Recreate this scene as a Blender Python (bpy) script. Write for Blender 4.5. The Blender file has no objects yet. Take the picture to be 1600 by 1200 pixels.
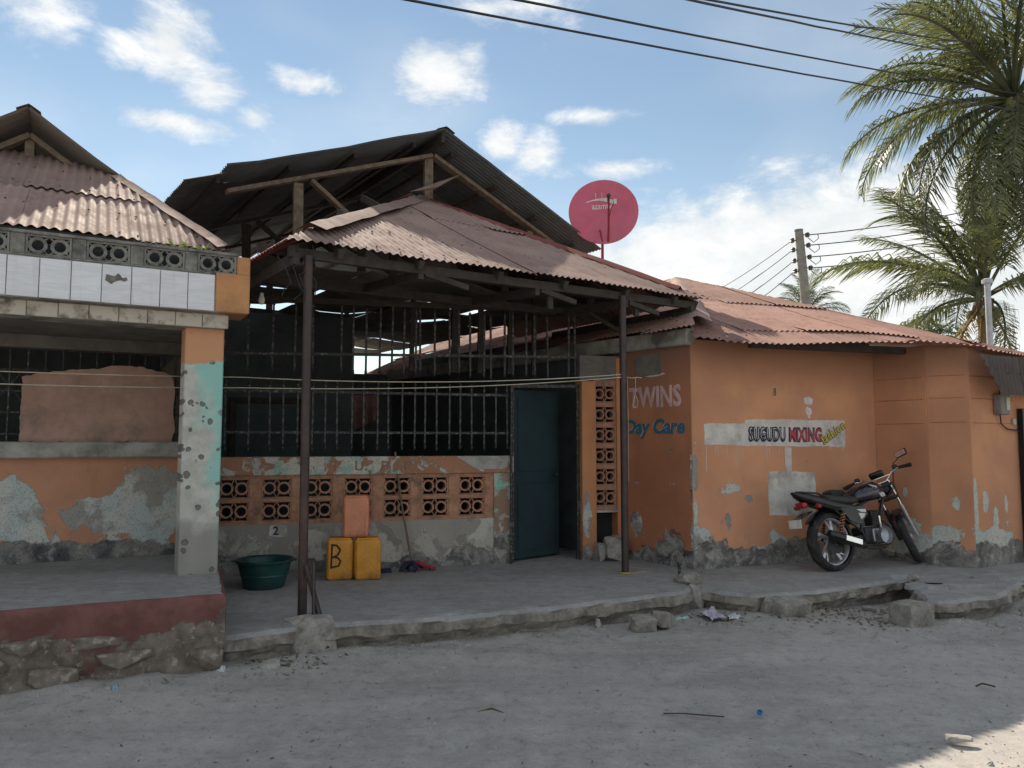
import bpy, bmesh, math, random
from mathutils import Vector, Matrix, noise
R = math.radians
random.seed(11)
scn = bpy.context.scene
COL = scn.collection

# ------------------------------------------------------------------ camera
cam_d = bpy.data.cameras.new('camera')
cam = bpy.data.objects.new('camera', cam_d)
COL.objects.link(cam)
cam_d.sensor_fit = 'HORIZONTAL'
cam_d.sensor_width = 36.0
cam_d.lens = 27.0
cam_d.clip_start = 0.05
cam_d.clip_end = 3000
cam.location = (0, 0, 1.58)
cam.rotation_euler = (R(90 + 4.384), 0, 0)
scn.camera = cam

# ------------------------------------------------------------------ sky and sun
SUN_AZ, SUN_EL = 22.0, 39.8          # sun stands ahead and to the left, behind the houses
world = bpy.data.worlds.new('World')
scn.world = world
world.use_nodes = True


class NT:
    """small helper round a node tree"""
    def __init__(self, tree):
        self.t = tree

    def n(self, kind, **kw):
        nd = self.t.nodes.new(kind)
        for k, v in kw.items():
            setattr(nd, k, v)
        return nd

    def put(self, sock, val):
        if hasattr(val, 'is_linked') or hasattr(val, 'links'):
            self.t.links.new(val, sock)
        elif isinstance(val, (int, float)):
            try:
                sock.default_value = val
            except TypeError:
                sock.default_value = (val, val, val)
        else:
            v = tuple(val)
            if len(v) == 3 and sock.type == 'RGBA':
                v = v + (1,)
            sock.default_value = v

    def m(self, op, a, b=0.0, c=0.0, clamp=False):
        nd = self.n('ShaderNodeMath', operation=op, use_clamp=clamp)
        self.put(nd.inputs[0], a)
        self.put(nd.inputs[1], b)
        self.put(nd.inputs[2], c)
        return nd.outputs[0]

    def vm(self, op, a, b=(0, 0, 0)):
        nd = self.n('ShaderNodeVectorMath', operation=op)
        self.put(nd.inputs[0], a)
        self.put(nd.inputs[1], b)
        return nd.outputs[0]

    def noise(self, vec, scale, detail=4.0, rough=0.55, dist=0.0):
        nd = self.n('ShaderNodeTexNoise')
        self.put(nd.inputs['Vector'], vec)
        self.put(nd.inputs['Scale'], scale)
        self.put(nd.inputs['Detail'], detail)
        self.put(nd.inputs['Roughness'], rough)
        self.put(nd.inputs['Distortion'], dist)
        return nd.outputs['Fac']

    def voro(self, vec, scale, feature='F1', rnd=1.0):
        nd = self.n('ShaderNodeTexVoronoi', feature=feature)
        self.put(nd.inputs['Vector'], vec)
        self.put(nd.inputs['Scale'], scale)
        self.put(nd.inputs['Randomness'], rnd)
        return nd.outputs['Distance']

    def ss(self, v, lo, hi, a=0.0, b=1.0):
        nd = self.n('ShaderNodeMapRange', interpolation_type='SMOOTHSTEP')
        self.put(nd.inputs[0], v)
        self.put(nd.inputs[1], lo)
        self.put(nd.inputs[2], hi)
        self.put(nd.inputs[3], a)
        self.put(nd.inputs[4], b)
        return nd.outputs[0]

    def mix(self, f, a, b, mode='MIX'):
        nd = self.n('ShaderNodeMix', data_type='RGBA', blend_type=mode)
        self.put(nd.inputs[0], f)
        self.put(nd.inputs[6], a)
        self.put(nd.inputs[7], b)
        return nd.outputs[2]

    def scale(self, vec, s):
        nd = self.n('ShaderNodeMapping')
        self.put(nd.inputs['Vector'], vec)
        nd.inputs['Scale'].default_value = s
        return nd.outputs[0]

    def sep(self, vec):
        nd = self.n('ShaderNodeSeparateXYZ')
        self.put(nd.inputs[0], vec)
        return nd.outputs

    def bump(self, h, strength=0.3, dist=0.01):
        nd = self.n('ShaderNodeBump')
        self.put(nd.inputs['Height'], h)
        nd.inputs['Strength'].default_value = strength
        nd.inputs['Distance'].default_value = dist
        return nd.outputs[0]


def build_world():
    w = NT(world.node_tree)
    world.node_tree.nodes.clear()
    sky = w.n('ShaderNodeTexSky', sky_type='NISHITA')
    sky.sun_disc = False
    sky.sun_elevation = R(SUN_EL)
    sky.sun_rotation = R(-SUN_AZ)
    sky.air_density = 1.0
    sky.dust_density = 0.0
    sky.ozone_density = 1.6
    d = w.n('ShaderNodeTexCoord').outputs['Generated']
    x, y, z = w.sep(d)
    u = w.m('ARCTAN2', x, y)
    v = w.m('ARCSINE', z)
    nn = w.noise(w.scale(d, (1, 1, 1.9)), 7.5, 7, 0.66, 0.25)
    uv = w.n('ShaderNodeCombineXYZ')
    w.put(uv.inputs[0], u)
    w.put(uv.inputs[1], v)
    # cumulus patches: azimuth, elevation, half widths, weight
    blobs = [(0.40, 0.125, 0.38, 0.155, 3.4), (0.16, 0.14, 0.15, 0.11, 2.0),
             (-0.105, 0.458, 0.062, 0.040, 1.25), (-0.055, 0.478, 0.03, 0.02, 1.0),
             (-0.432, 0.455, 0.042, 0.045, 1.3), (-0.385, 0.412, 0.045, 0.030, 1.1), (-0.335, 0.390, 0.03, 0.02, 1.0), (-0.475, 0.438, 0.03, 0.018, 1.0),
             (-0.27, 0.436, 0.055, 0.014, 1.0), (-0.43, 0.372, 0.10, 0.014, 1.1),
             (-0.01, 0.380, 0.035, 0.022, 1.1), (0.03, 0.368, 0.035, 0.025, 1.1), (0.13, 0.345, 0.07, 0.013, 1.0),
             (-0.03, 0.535, 0.10, 0.02, .8), (-0.61, 0.49, 0.07, 0.06, 1.2), (-0.03, 0.29, 0.07, 0.05, 1.0), (.11, .41, .05, .010, .8)]
    dens = None
    for (bu, bv, su, sv, wt) in blobs:
        q = w.vm('MULTIPLY', w.vm('SUBTRACT', uv.outputs[0], (bu, bv, 0)), (1 / (su * 1.45), 1 / (sv * 1.45), 0))
        ln = w.n('ShaderNodeVectorMath', operation='LENGTH')
        w.put(ln.inputs[0], q)
        f = w.m('MULTIPLY_ADD', ln.outputs['Value'], -wt, wt)
        dens = f if dens is None else w.m('MAXIMUM', dens, f)
    dens = w.m('MAXIMUM', dens, -0.25)
    # broken cumulus round the unseen rest of the sky, cover raised for ambient light
    rest = w.noise(w.scale(d, (1, 1, 2.2)), 3.2, 2, 0.5)
    veil = w.m('MULTIPLY', w.ss(rest, 0.40, 0.72), 0.20)
    rest = w.m('MULTIPLY', w.m('SUBTRACT', rest, 0.38), 4.0)
    out = w.m('MAXIMUM', w.ss(w.m('ABSOLUTE', u), 0.66, 0.85), w.ss(v, 0.56, 0.7))
    dens = w.m('MAXIMUM', dens, w.m('MULTIPLY_ADD', w.m('ADD', rest, 5.0), out, -5.0))
    c = w.m('MULTIPLY_ADD', w.m('SUBTRACT', nn, 0.5), 2.9, dens)
    mask = w.m('MULTIPLY', w.ss(c, 0.10, 1.05), 0.92)
    hor = w.ss(v, 0.40, 0.02, 0.0, 0.30)
    mask = w.m('MAXIMUM', mask, w.m('ADD', veil, hor))
    shade = w.ss(nn, 0.40, 0.70)
    cloudc = w.mix(shade, (4.6, 4.75, 4.75), (5.9, 5.8, 5.6))
    col = w.mix(mask, w.mix(1.0, sky.outputs[0], (0.84, 0.75, 0.625), 'MULTIPLY'), cloudc)
    bg = w.n('ShaderNodeBackground')
    w.put(bg.inputs[0], col)
    bg.inputs[1].default_value = 0.09
    o = w.n('ShaderNodeOutputWorld')
    world.node_tree.links.new(bg.outputs[0], o.inputs[0])


build_world()
world.cycles.sampling_method = 'MANUAL'
world.cycles.sample_map_resolution = 512
scn.cycles.max_bounces = 5
scn.cycles.diffuse_bounces = 4
scn.cycles.glossy_bounces = 2
sun_d = bpy.data.lights.new('sun', 'SUN')
sun_d.energy = 3.3
sun_d.angle = R(0.55)
sun_d.color = (1.0, 0.88, 0.72)
sun = bpy.data.objects.new('sun', sun_d)
COL.objects.link(sun)
sdir = Vector((math.sin(R(SUN_AZ)) * math.cos(R(SUN_EL)), -math.cos(R(SUN_AZ)) * math.cos(R(SUN_EL)), -math.sin(R(SUN_EL))))
sun.rotation_euler = sdir.to_track_quat('-Z', 'Y').to_euler()
sun.location = (-6, 16, 14)
scn.view_settings.view_transform = 'Standard'
scn.view_settings.look = 'None'
scn.view_settings.exposure = 1.10
scn.view_settings.gamma = 1.0
scn.view_settings.use_curve_mapping = False

# ------------------------------------------------------------------ materials
MATS = {}


def new_mat(name):
    m = bpy.data.materials.new(name)
    m.use_nodes = True
    t = NT(m.node_tree)
    b = m.node_tree.nodes['Principled BSDF']
    MATS[name] = m
    return m, t, b


def obj_co(t):
    return t.n('ShaderNodeTexCoord').outputs['Object']


def rnd(t):
    return t.n('ShaderNodeObjectInfo').outputs['Random']


def plain(name, col, rough=0.6, metal=0.0, var=0.25, scale=9.0, bump=0.15, dirt=None, dirt_amt=0.4, coat=0.0):
    """a colour with grain, soft blotches and optional dirt"""
    m, t, b = new_mat(name)
    co = obj_co(t)
    n = t.noise(co, scale, 6, 0.6)
    n2 = t.noise(co, scale * 5, 4, 0.6)
    f = t.m('ADD', t.m('MULTIPLY', n, 0.7), t.m('MULTIPLY', n2, 0.3))
    lo = [c * (1 - var) for c in col]
    hi = [min(1, c * (1 + var)) for c in col]
    c = t.mix(t.ss(f, 0.3, 0.7), lo, hi)
    if dirt:
        dm = t.m('MULTIPLY', t.ss(t.noise(co, scale * 0.45, 7, 0.65), 0.5, 0.68), dirt_amt)
        c = t.mix(dm, c, dirt)
    t.put(b.inputs['Base Color'], c)
    t.put(b.inputs['Roughness'], t.ss(n2, 0.2, 0.8, max(0.05, rough - 0.1), min(1, rough + 0.1)))
    b.inputs['Metallic'].default_value = metal
    if coat:
        b.inputs['Coat Weight'].default_value = coat
    if bump:
        t.put(b.inputs['Normal'], t.bump(f, bump, 0.004))
    return m


def painted_wall(name, paint, unders, peel=0.5, peel_top=1.2, damp=0.55, seed=0.0, damp_col=(.12, .115, .11), scale=2.4, peel_base=0.25, upper_tint=None, spots=(), damp_amp=1.2, flakes=.70):
    """painted plaster: flaking patches that show older coats, worn grey plaster at the foot.
    spots (x, z, rx, rz, weight) are places where this wall has lost its paint"""
    m, t, b = new_mat(name)
    co0 = obj_co(t)
    co = t.vm('ADD', co0, (seed, seed * 1.7, seed * 0.6))
    z = t.sep(co0)[2]
    big = t.noise(co, 0.9, 4, 0.5)
    n = t.noise(co, scale, 6, 0.66, 0.6)
    n_b = t.noise(t.vm('ADD', co, (7.3, 1.1, 3.3)), scale * 2.2, 4, 0.6, 0.4)
    sm = t.noise(t.vm('ADD', co, (1.3, 4.1, 9.3)), 8.5, 4, 0.62, 0.5)
    fine = t.noise(co, 60, 3, 0.6)
    streak = t.noise(t.scale(co, (6, 6, 0.8)), 1.3, 5, 0.66)
    hb = t.m('ADD', t.ss(z, peel_top, 0.40, -0.12, peel_base * .62), t.m('MULTIPLY', t.m('SUBTRACT', t.noise(t.vm('ADD', co, (2.2, 5.1, 0.4)), 0.75, 2, .5), .5), .45))
    for (sx, sz, rx, rz, wt) in spots:
        q = t.vm('MULTIPLY', t.vm('SUBTRACT', co0, (sx, 0, sz)), (1 / rx, 0, 1 / rz))
        ln = t.n('ShaderNodeVectorMath', operation='LENGTH')
        t.put(ln.inputs[0], q)
        hb = t.m('ADD', hb, t.ss(ln.outputs['Value'], 1.6, 0.0, 0.0, wt))
    pv = t.m('ADD', n, hb)
    thr = 1.0 - peel * 0.62
    peelm = t.ss(pv, thr, thr + 0.008)
    sv = t.m('ADD', sm, t.m('MULTIPLY', hb, .55))
    smm = t.ss(sv, flakes, flakes + .012)
    rim = t.m('MAXIMUM', t.m('SUBTRACT', t.ss(pv, thr - 0.012, thr - 0.004), peelm), t.m('SUBTRACT', t.ss(sv, flakes - .014, flakes - .004), smm))
    peelm = t.m('MAXIMUM', peelm, smm)
    blot = t.noise(co, 1.7, 4, 0.55)
    pc = t.mix(t.ss(big, 0.3, 0.7), [c * 0.82 for c in paint], [min(1, c * 1.10) for c in paint])
    pc = t.mix(t.m('MULTIPLY', t.ss(blot, 0.42, 0.66), 0.45), pc, [paint[0] * .68, paint[1] * .72, paint[2] * .80])
    pc = t.mix(t.m('MULTIPLY', t.ss(streak, 0.54, 0.78), 0.30), pc, [paint[0] * .55, paint[1] * .56, paint[2] * .62])
    pc = t.mix(t.m('MULTIPLY', t.ss(streak, 0.36, 0.26), 0.16), pc, [min(1, paint[0] * 1.12), paint[1] * 1.2, paint[2] * 1.35])
    pc = t.mix(t.m('MULTIPLY', t.ss(fine, 0.60, 0.74), 0.32), pc, (.26, .20, .165))
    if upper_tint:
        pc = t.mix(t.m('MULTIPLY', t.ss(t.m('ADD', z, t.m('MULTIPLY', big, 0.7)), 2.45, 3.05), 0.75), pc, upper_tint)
    uc = t.mix(t.ss(n_b, 0.44, 0.54), unders[0], unders[1])
    uc = t.mix(t.ss(t.noise(co, scale * 1.3, 4, 0.6), 0.50, 0.58), uc, unders[2])
    uc = t.mix(t.m('MULTIPLY', t.ss(fine, 0.52, 0.68), 0.55), uc, (.16, .145, .13))
    c = t.mix(peelm, pc, uc)
    c = t.mix(t.m('MULTIPLY', rim, 0.6), c, (.62, .57, .50))
    # foot of the wall: bare crumbling plaster
    dv = t.m('ADD', z, t.m('MULTIPLY', t.m('SUBTRACT', t.noise(t.vm('ADD', co, (1.2, 8.1, 0.4)), 1.5, 5, .64), 0.5), -damp_amp))
    dm = t.ss(dv, damp, damp - 0.03)
    dcol = t.mix(t.ss(n_b, 0.36, 0.62), damp_col, (.27, .255, .235))
    dcol = t.mix(t.m('MULTIPLY', t.ss(sm, 0.52, 0.62), .6), dcol, (.45, .43, .40))
    dcol = t.mix(t.m('MULTIPLY', t.ss(fine, 0.50, 0.66), .5), dcol, [c_ * .6 for c_ in damp_col])
    c = t.mix(dm, c, dcol)
    hgt = t.m('ADD', t.m('MULTIPLY', peelm, -0.6), t.m('MULTIPLY', fine, 0.35))
    hgt = t.m('ADD', hgt, t.m('MULTIPLY', dm, -0.8))
    hgt = t.m('ADD', hgt, t.m('ADD', t.m('MULTIPLY', blot, 0.9), t.m('MULTIPLY', rim, .35)))
    t.put(b.inputs['Base Color'], c)
    t.put(b.inputs['Roughness'], 0.88)
    b.inputs['Specular IOR Level'].default_value = 0.25
    t.put(b.inputs['Normal'], t.bump(hgt, 0.8, 0.012))
    return m


TEAL, PALE, GREYP = (.22, .46, .42), (.55, .53, .48), (.30, .28, .25)
ORANGE = (.65, .315, .18)
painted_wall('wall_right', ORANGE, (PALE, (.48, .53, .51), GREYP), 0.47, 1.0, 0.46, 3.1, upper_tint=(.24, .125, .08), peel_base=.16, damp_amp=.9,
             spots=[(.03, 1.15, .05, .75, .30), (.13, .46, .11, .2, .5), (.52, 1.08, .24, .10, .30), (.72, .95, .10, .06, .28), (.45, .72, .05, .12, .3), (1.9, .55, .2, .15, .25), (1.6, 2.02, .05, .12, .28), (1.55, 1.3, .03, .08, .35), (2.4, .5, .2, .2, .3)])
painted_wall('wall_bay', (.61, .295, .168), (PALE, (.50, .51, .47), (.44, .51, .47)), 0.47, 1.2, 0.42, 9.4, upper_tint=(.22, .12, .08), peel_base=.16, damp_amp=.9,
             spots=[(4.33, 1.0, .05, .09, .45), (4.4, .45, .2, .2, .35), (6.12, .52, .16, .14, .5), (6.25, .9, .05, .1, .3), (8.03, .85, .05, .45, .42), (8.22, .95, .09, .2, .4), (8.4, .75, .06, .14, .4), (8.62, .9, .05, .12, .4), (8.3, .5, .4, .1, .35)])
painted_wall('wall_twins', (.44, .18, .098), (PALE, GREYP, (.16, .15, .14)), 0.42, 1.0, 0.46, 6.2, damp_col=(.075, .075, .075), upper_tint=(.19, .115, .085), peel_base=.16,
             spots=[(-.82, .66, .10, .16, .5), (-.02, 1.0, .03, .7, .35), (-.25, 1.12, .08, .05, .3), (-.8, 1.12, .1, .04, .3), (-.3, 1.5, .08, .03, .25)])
painted_wall('wall_left', (.55, .275, .17), ((.58, .58, .54), (.50, .56, .55), (.36, .34, .31)), 0.60, 1.5, 0.70, 1.3, damp_col=(.085, .085, .095), peel_base=.2, scale=1.9, damp_amp=.5,
             spots=[(-1.5, 1.0, .22, .26, .5), (-.75, .95, .35, .14, .42), (-.42, 1.08, .26, .30, .55)])
painted_wall('wall_dwarf', (.36, .33, .29), ((.44, .41, .36), (.28, .25, .225), (.52, .49, .44)), 0.75, 1.0, 0.34, 5.5, peel_base=.2, damp_amp=.8)
painted_wall('wall_sill', (.42, .21, .125), ((.54, .50, .43), (.56, .53, .47), (.34, .50, .42)), 0.85, 3.0, -2.0, 2.2, scale=4.2, peel_base=.0, flakes=.60)
painted_wall('wall_pier', (.36, .27, .205), ((.24, .52, .40), (.50, .48, .43), (.30, .19, .135)), 0.88, 2.2, 0.50, 8.3, scale=3.2)
painted_wall('pilaster', (.55, .245, .12), ((.38, .46, .52), PALE, GREYP), 0.46, 1.0, 0.35, 7.7, spots=[(.9, .85, .06, .3, .35)])
plain('infill', (.46, .285, .225), 0.9, var=.2, scale=3.4, dirt=(.19, .16, .135), dirt_amt=.9, bump=.6)
plain('block_paint', (.42, .215, .135), 0.85, var=.3, scale=9, dirt=(.14, .10, .075), dirt_amt=.85, bump=.3)
plain('block_orange_dull', (.40, .205, .135), 0.85, var=.25, scale=7, dirt=(.12, .10, .08), dirt_amt=.7, bump=.3)
plain('block_grey', (.20, .195, .18), 0.95, var=.45, scale=12, dirt=(.06, .058, .05), dirt_amt=.9, bump=.5)
plain('orange_block', (.52, .26, .115), 0.85, var=.16, scale=5, dirt=(.25, .13, .07), dirt_amt=.6, bump=.25)
plain('concrete', (.36, .345, .32), 0.92, var=.35, scale=5, dirt=(.12, .11, .10), dirt_amt=.7, bump=.5)
plain('concrete_rough', (.29, .27, .24), 0.95, var=.45, scale=8, dirt=(.10, .085, .075), dirt_amt=.8, bump=.9)
plain('kerb_face', (.23, .205, .175), 0.95, var=.5, scale=7, dirt=(.10, .085, .07), dirt_amt=.75, bump=.9)
plain('stone', (.34, .32, .29), 0.95, var=.3, scale=14, bump=.8)
plain('beam_grey', (.30, .285, .255), 0.92, var=.35, scale=6, dirt=(.09, .085, .075), dirt_amt=.85, bump=.4)
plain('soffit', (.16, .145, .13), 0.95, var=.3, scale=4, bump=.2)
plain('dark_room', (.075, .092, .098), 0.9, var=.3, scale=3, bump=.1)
plain('teal_room', (.014, .036, .046), 0.8, var=.3, scale=2, bump=.1)
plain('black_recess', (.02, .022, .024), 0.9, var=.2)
plain('timber', (.185, .14, .10), 0.85, var=.35, scale=14, dirt=(.08, .06, .045), dirt_amt=.6, bump=.4)
plain('timber_dark', (.05, .041, .035), 0.9, var=.35, scale=10, bump=.4)
plain('ceiling_board', (.165, .15, .125), 0.9, var=.35, scale=3, dirt=(.05, .045, .04), dirt_amt=.7, bump=.2)
plain('iron_dark', (.034, .033, .033), 0.6, metal=.2, var=.4, scale=70, dirt=(.36, .36, .34), dirt_amt=.5, bump=.3)
plain('post_paint', (.045, .030, .028), 0.5, metal=.1, var=.3, scale=8, dirt=(.13, .06, .04), dirt_amt=.5, bump=.2)
plain('cord', (.50, .44, .34), 0.8, var=.2)
plain('cable', (.018, .019, .024), 0.6, var=.2)
plain('wire_alu', (.10, .10, .10), 0.5, metal=.3, var=.2)
plain('pole_grey', (.27, .25, .22), 0.9, var=.25, scale=5, bump=.3)
plain('galv', (.42, .44, .47), 0.5, metal=.4, var=.15)
plain('insulator', (.10, .075, .06), 0.35)
plain('tub_green', (.006, .055, .050), 0.42, var=.25, scale=4, dirt=(.05, .065, .06), dirt_amt=.4)
plain('can_yellow', (.64, .28, .03), 0.5, var=.18, scale=7, dirt=(.22, .11, .04), dirt_amt=.8, bump=.35)
plain('can_salmon', (.66, .25, .14), 0.5, var=.16, scale=7, dirt=(.30, .13, .08), dirt_amt=.7, bump=.35)
plain('ink_black', (.012, .011, .010), 0.6)
plain('mop_blue', (.022, .026, .06), 0.95, var=.4, scale=30)
plain('mop_red', (.30, .035, .05), 0.95, var=.3, scale=30)
plain('stick', (.16, .115, .08), 0.8, var=.3, scale=20)
plain('dish_red', (.60, .12, .19), 0.6, var=.12, scale=3, dirt=(.46, .15, .18), dirt_amt=.6, bump=.05)
plain('dish_arm', (.30, .02, .04), 0.5)
plain('cloth_brown', (.10, .05, .042), 0.95, var=.3, scale=12)
plain('nail', (.05, .035, .03), 0.7)
plain('groove', (.36, .155, .08), 0.9)
plain('print_white', (.66, .62, .60), 0.7)
plain('enamel_white', (.70, .69, .65), 0.4)
plain('meter_grey', (.20, .19, .175), 0.55, var=.2)
plain('meter_glass', (.42, .40, .36), 0.3, var=.35, scale=40)
plain('paint_white', (.60, .56, .52), 0.85, var=.22, scale=5, dirt=(.24, .21, .185), dirt_amt=.75, bump=.3)
plain('letter_pink', (.60, .37, .38), 0.85, var=.2)
plain('letter_pale', (.55, .47, .42), 0.85, var=.2)
plain('letter_teal', (.035, .13, .19), 0.8, var=.25)
plain('letter_navy', (.035, .04, .075), 0.8, var=.25)
plain('letter_red', (.44, .07, .095), 0.8, var=.2)
plain('letter_yellow', (.52, .42, .05), 0.8, var=.15)
plain('letter_brown', (.20, .06, .03), 0.8, var=.2)
plain('letter_faint', (.27, .17, .13), 0.85)
plain('number_plate_paint', (.60, .36, .20), 0.8)
plain('gate_black', (.012, .013, .015), 0.4, metal=.2)
plain('rubber', (.022, .022, .022), 0.85, var=.3, scale=30, dirt=(.09, .08, .07), dirt_amt=.7, bump=.3)
plain('bike_black', (.008, .008, .010), 0.34, var=.3, coat=.15, bump=.0, dirt=(.05, .045, .04), dirt_amt=.35)
plain('bike_navy', (.008, .009, .022), 0.22, var=.2, coat=.6, bump=.0)
plain('bike_frame', (.016, .016, .017), 0.45, var=.2, dirt=(.06, .05, .04), dirt_amt=.5)
plain('bike_silver', (.42, .43, .46), 0.36, metal=.7, var=.2, scale=20)
plain('alloy', (.50, .50, .54), 0.35, metal=.6, var=.15, scale=20, dirt=(.16, .15, .14), dirt_amt=.5)
plain('chrome', (.80, .80, .80), 0.12, metal=1.0, var=.05)
plain('engine_dark', (.045, .045, .048), 0.55, metal=.4, var=.3, scale=30)
plain('spring_orange', (.38, .13, .045), 0.5)
plain('lamp_red', (.30, .015, .02), 0.2)
plain('seat_vinyl', (.028, .030, .030), 0.6, var=.25, scale=12, bump=.2)
plain('decal_white', (.60, .60, .60), 0.4)
plain('mirror_face', (.62, .48, .44), 0.15, metal=.6)
plain('litter_white', (.55, .55, .58), 0.7, var=.2)
plain('litter_lilac', (.42, .38, .48), 0.7, var=.3, scale=18)
plain('litter_blue', (.03, .20, .45), 0.5, var=.2)
plain('litter_sky', (.22, .42, .52), 0.5, var=.2)
plain('litter_green', (.28, .50, .42), 0.5, var=.2)
plain('leaf_dry', (.13, .095, .05), 0.9, var=.4, scale=30)
plain('twig', (.07, .05, .035), 0.9)
plain('rope_yellow', (.45, .33, .06), 0.8)
plain('trunk', (.21, .18, .145), 0.95, var=.35, scale=9, bump=.7)
plain('coconut', (.20, .20, .07), 0.6, var=.3)
plain('rachis', (.26, .24, .10), 0.7, var=.2)
plain('fibre', (.16, .10, .055), 0.95, var=.35, scale=14)


def column_mat():
    """whitewashed column: pecked all over to key a new coat, old turquoise paint showing, orange at the head"""
    m, t, b = new_mat('column_left')
    co = obj_co(t)
    x, y, z = t.sep(co)
    n = t.noise(co, 2.6, 6, .6, .4)
    n2 = t.noise(t.vm('ADD', co, (4, 2, 7)), 7, 5, .6)
    base = t.mix(t.ss(n2, .35, .65), (.42, .41, .37), (.58, .57, .53))
    tq = t.m('ADD', t.m('MULTIPLY', x, 1.5), t.m('MULTIPLY_ADD', z, .22, t.m('MULTIPLY', n, 1.1)))
    base = t.mix(t.m('MULTIPLY', t.ss(tq, .60, .95), .9), base, (.27, .57, .52))
    low = t.ss(t.m('MULTIPLY_ADD', n, -.9, z), .62, .35)
    base = t.mix(t.m('MULTIPLY', low, .8), base, (.25, .235, .21))
    org = t.ss(t.m('MULTIPLY_ADD', n, .22, t.m('MULTIPLY_ADD', x, -.12, z)), 2.36, 2.375)
    base = t.mix(org, base, (.58, .30, .165))
    wob = t.n('ShaderNodeTexNoise')
    t.put(wob.inputs['Vector'], co)
    wob.inputs['Scale'].default_value = 9
    cw = t.vm('ADD', co, t.vm('MULTIPLY', wob.outputs['Color'], (.035, .035, .035)))
    vn = t.n('ShaderNodeTexVoronoi', feature='F1')
    t.put(vn.inputs['Vector'], t.vm('MULTIPLY', cw, (1, 0, 1)))
    vn.inputs['Scale'].default_value = 12.5
    vn.inputs['Randomness'].default_value = 1.0
    cr = t.sep(vn.outputs['Color'])
    vd = t.m('ADD', vn.outputs['Distance'], t.m('MULTIPLY', cr[0], .16))
    keep = t.ss(cr[1], .12, .16)
    vd = t.m('ADD', vd, t.m('MULTIPLY', t.m('SUBTRACT', t.noise(co, 30, 3, .6), .5), .24))
    pm = t.m('MULTIPLY', t.ss(vd, .29, .25), keep)
    pr = t.m('MULTIPLY', t.m('SUBTRACT', t.ss(vd, .39, .34), t.ss(vd, .29, .25)), keep)
    noto = t.m('SUBTRACT', 1.0, org)
    base = t.mix(t.m('MULTIPLY', t.m('MULTIPLY', pr, noto), .9), base, (.11, .10, .09))
    base = t.mix(t.m('MULTIPLY', t.m('MULTIPLY', pm, noto), .9), base, (.15, .14, .125))
    t.put(b.inputs['Base Color'], base)
    b.inputs['Roughness'].default_value = .9
    h = t.m('ADD', t.m('MULTIPLY', pm, -1.0), t.m('MULTIPLY', n2, .5))
    t.put(b.inputs['Normal'], t.bump(h, .6, .008))


column_mat()


def tile_mat():
    m, t, b = new_mat('tile_white')
    co = t.vm('ADD', obj_co(t), t.n('ShaderNodeObjectInfo').outputs['Location'])
    v = t.noise(t.scale(co, (2.0, 2.0, 14)), 2.2, 6, 0.6, 1.2)
    st = t.noise(t.scale(co, (9, 9, .6)), 2.0, 4, 0.6)
    c = t.mix(t.ss(v, 0.35, 0.65), (.68, .69, .73), (.78, .79, .83))
    c = t.mix(t.m('MULTIPLY', t.ss(st, 0.55, 0.72), .35), c, (.45, .43, .41))
    c = t.mix(t.m('MULTIPLY', t.ss(rnd(t), 0, 1), .15), c, (.42, .40, .40))
    t.put(b.inputs['Base Color'], c)
    b.inputs['Roughness'].default_value = .3
    m, t, b = new_mat('tile_old')
    co = t.vm('ADD', obj_co(t), t.n('ShaderNodeObjectInfo').outputs['Location'])
    st = t.noise(co, 7, 7, 0.65)
    c = t.mix(t.ss(st, 0.47, 0.62), (.50, .44, .37), (.26, .21, .17))
    c = t.mix(t.ss(st, 0.60, 0.66), c, (.10, .09, .08))
    t.put(b.inputs['Base Color'], c)
    b.inputs['Roughness'].default_value = .5


tile_mat()


def roof_mat(name, a, bcol, rust, rust_amt=.5):
    m, t, b = new_mat(name)
    co = obj_co(t)
    r = rnd(t)
    n = t.noise(co, 1.4, 5, 0.6)
    n2 = t.noise(t.vm('ADD', co, (4, 9, 2)), 6.0, 7, 0.65)
    fine = t.noise(co, 70, 3, .6)
    c = t.mix(t.ss(n, 0.3, 0.7), a, bcol)
    c = t.mix(t.m('MULTIPLY', t.ss(n2, 0.5, 0.7), rust_amt), c, rust)
    c = t.mix(t.m('MULTIPLY', t.ss(t.noise(co, 2.6, 6, .7), .55, .7), .45), c, [x * .55 for x in a])
    c = t.mix(t.m('MULTIPLY', t.ss(fine, .6, .75), .25), c, [x * .5 for x in rust])
    k = t.m('ADD', 0.74, t.m('MULTIPLY', r, 0.40))
    cc = t.n('ShaderNodeCombineColor')
    for i in range(3):
        t.put(cc.inputs[i], k)
    c = t.mix(1.0, c, cc.outputs[0], 'MULTIPLY')
    t.put(b.inputs['Base Color'], c)
    t.put(b.inputs['Roughness'], t.ss(n2, .3, .7, .72, .9))
    b.inputs['Specular IOR Level'].default_value = .18
    t.put(b.inputs['Normal'], t.bump(t.m('ADD', fine, n2), .18, .004))
    return m


roof_mat('roof_faded', (.295, .20, .172), (.375, .268, .232), (.20, .115, .085), .45)
roof_mat('roof_red', (.33, .19, .155), (.40, .245, .205), (.20, .105, .075), .5)
roof_mat('roof_maroon', (.20, .06, .05), (.26, .085, .07), (.13, .05, .04), .4)
roof_mat('roof_black', (.125, .150, .160), (.15, .175, .183), (.06, .045, .035), .35)
roof_mat('roof_dark', (.10, .085, .08), (.13, .115, .105), (.09, .06, .045), .4)
roof_mat('roof_grey', (.20, .175, .16), (.25, .22, .20), (.16, .12, .10), .35)


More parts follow.
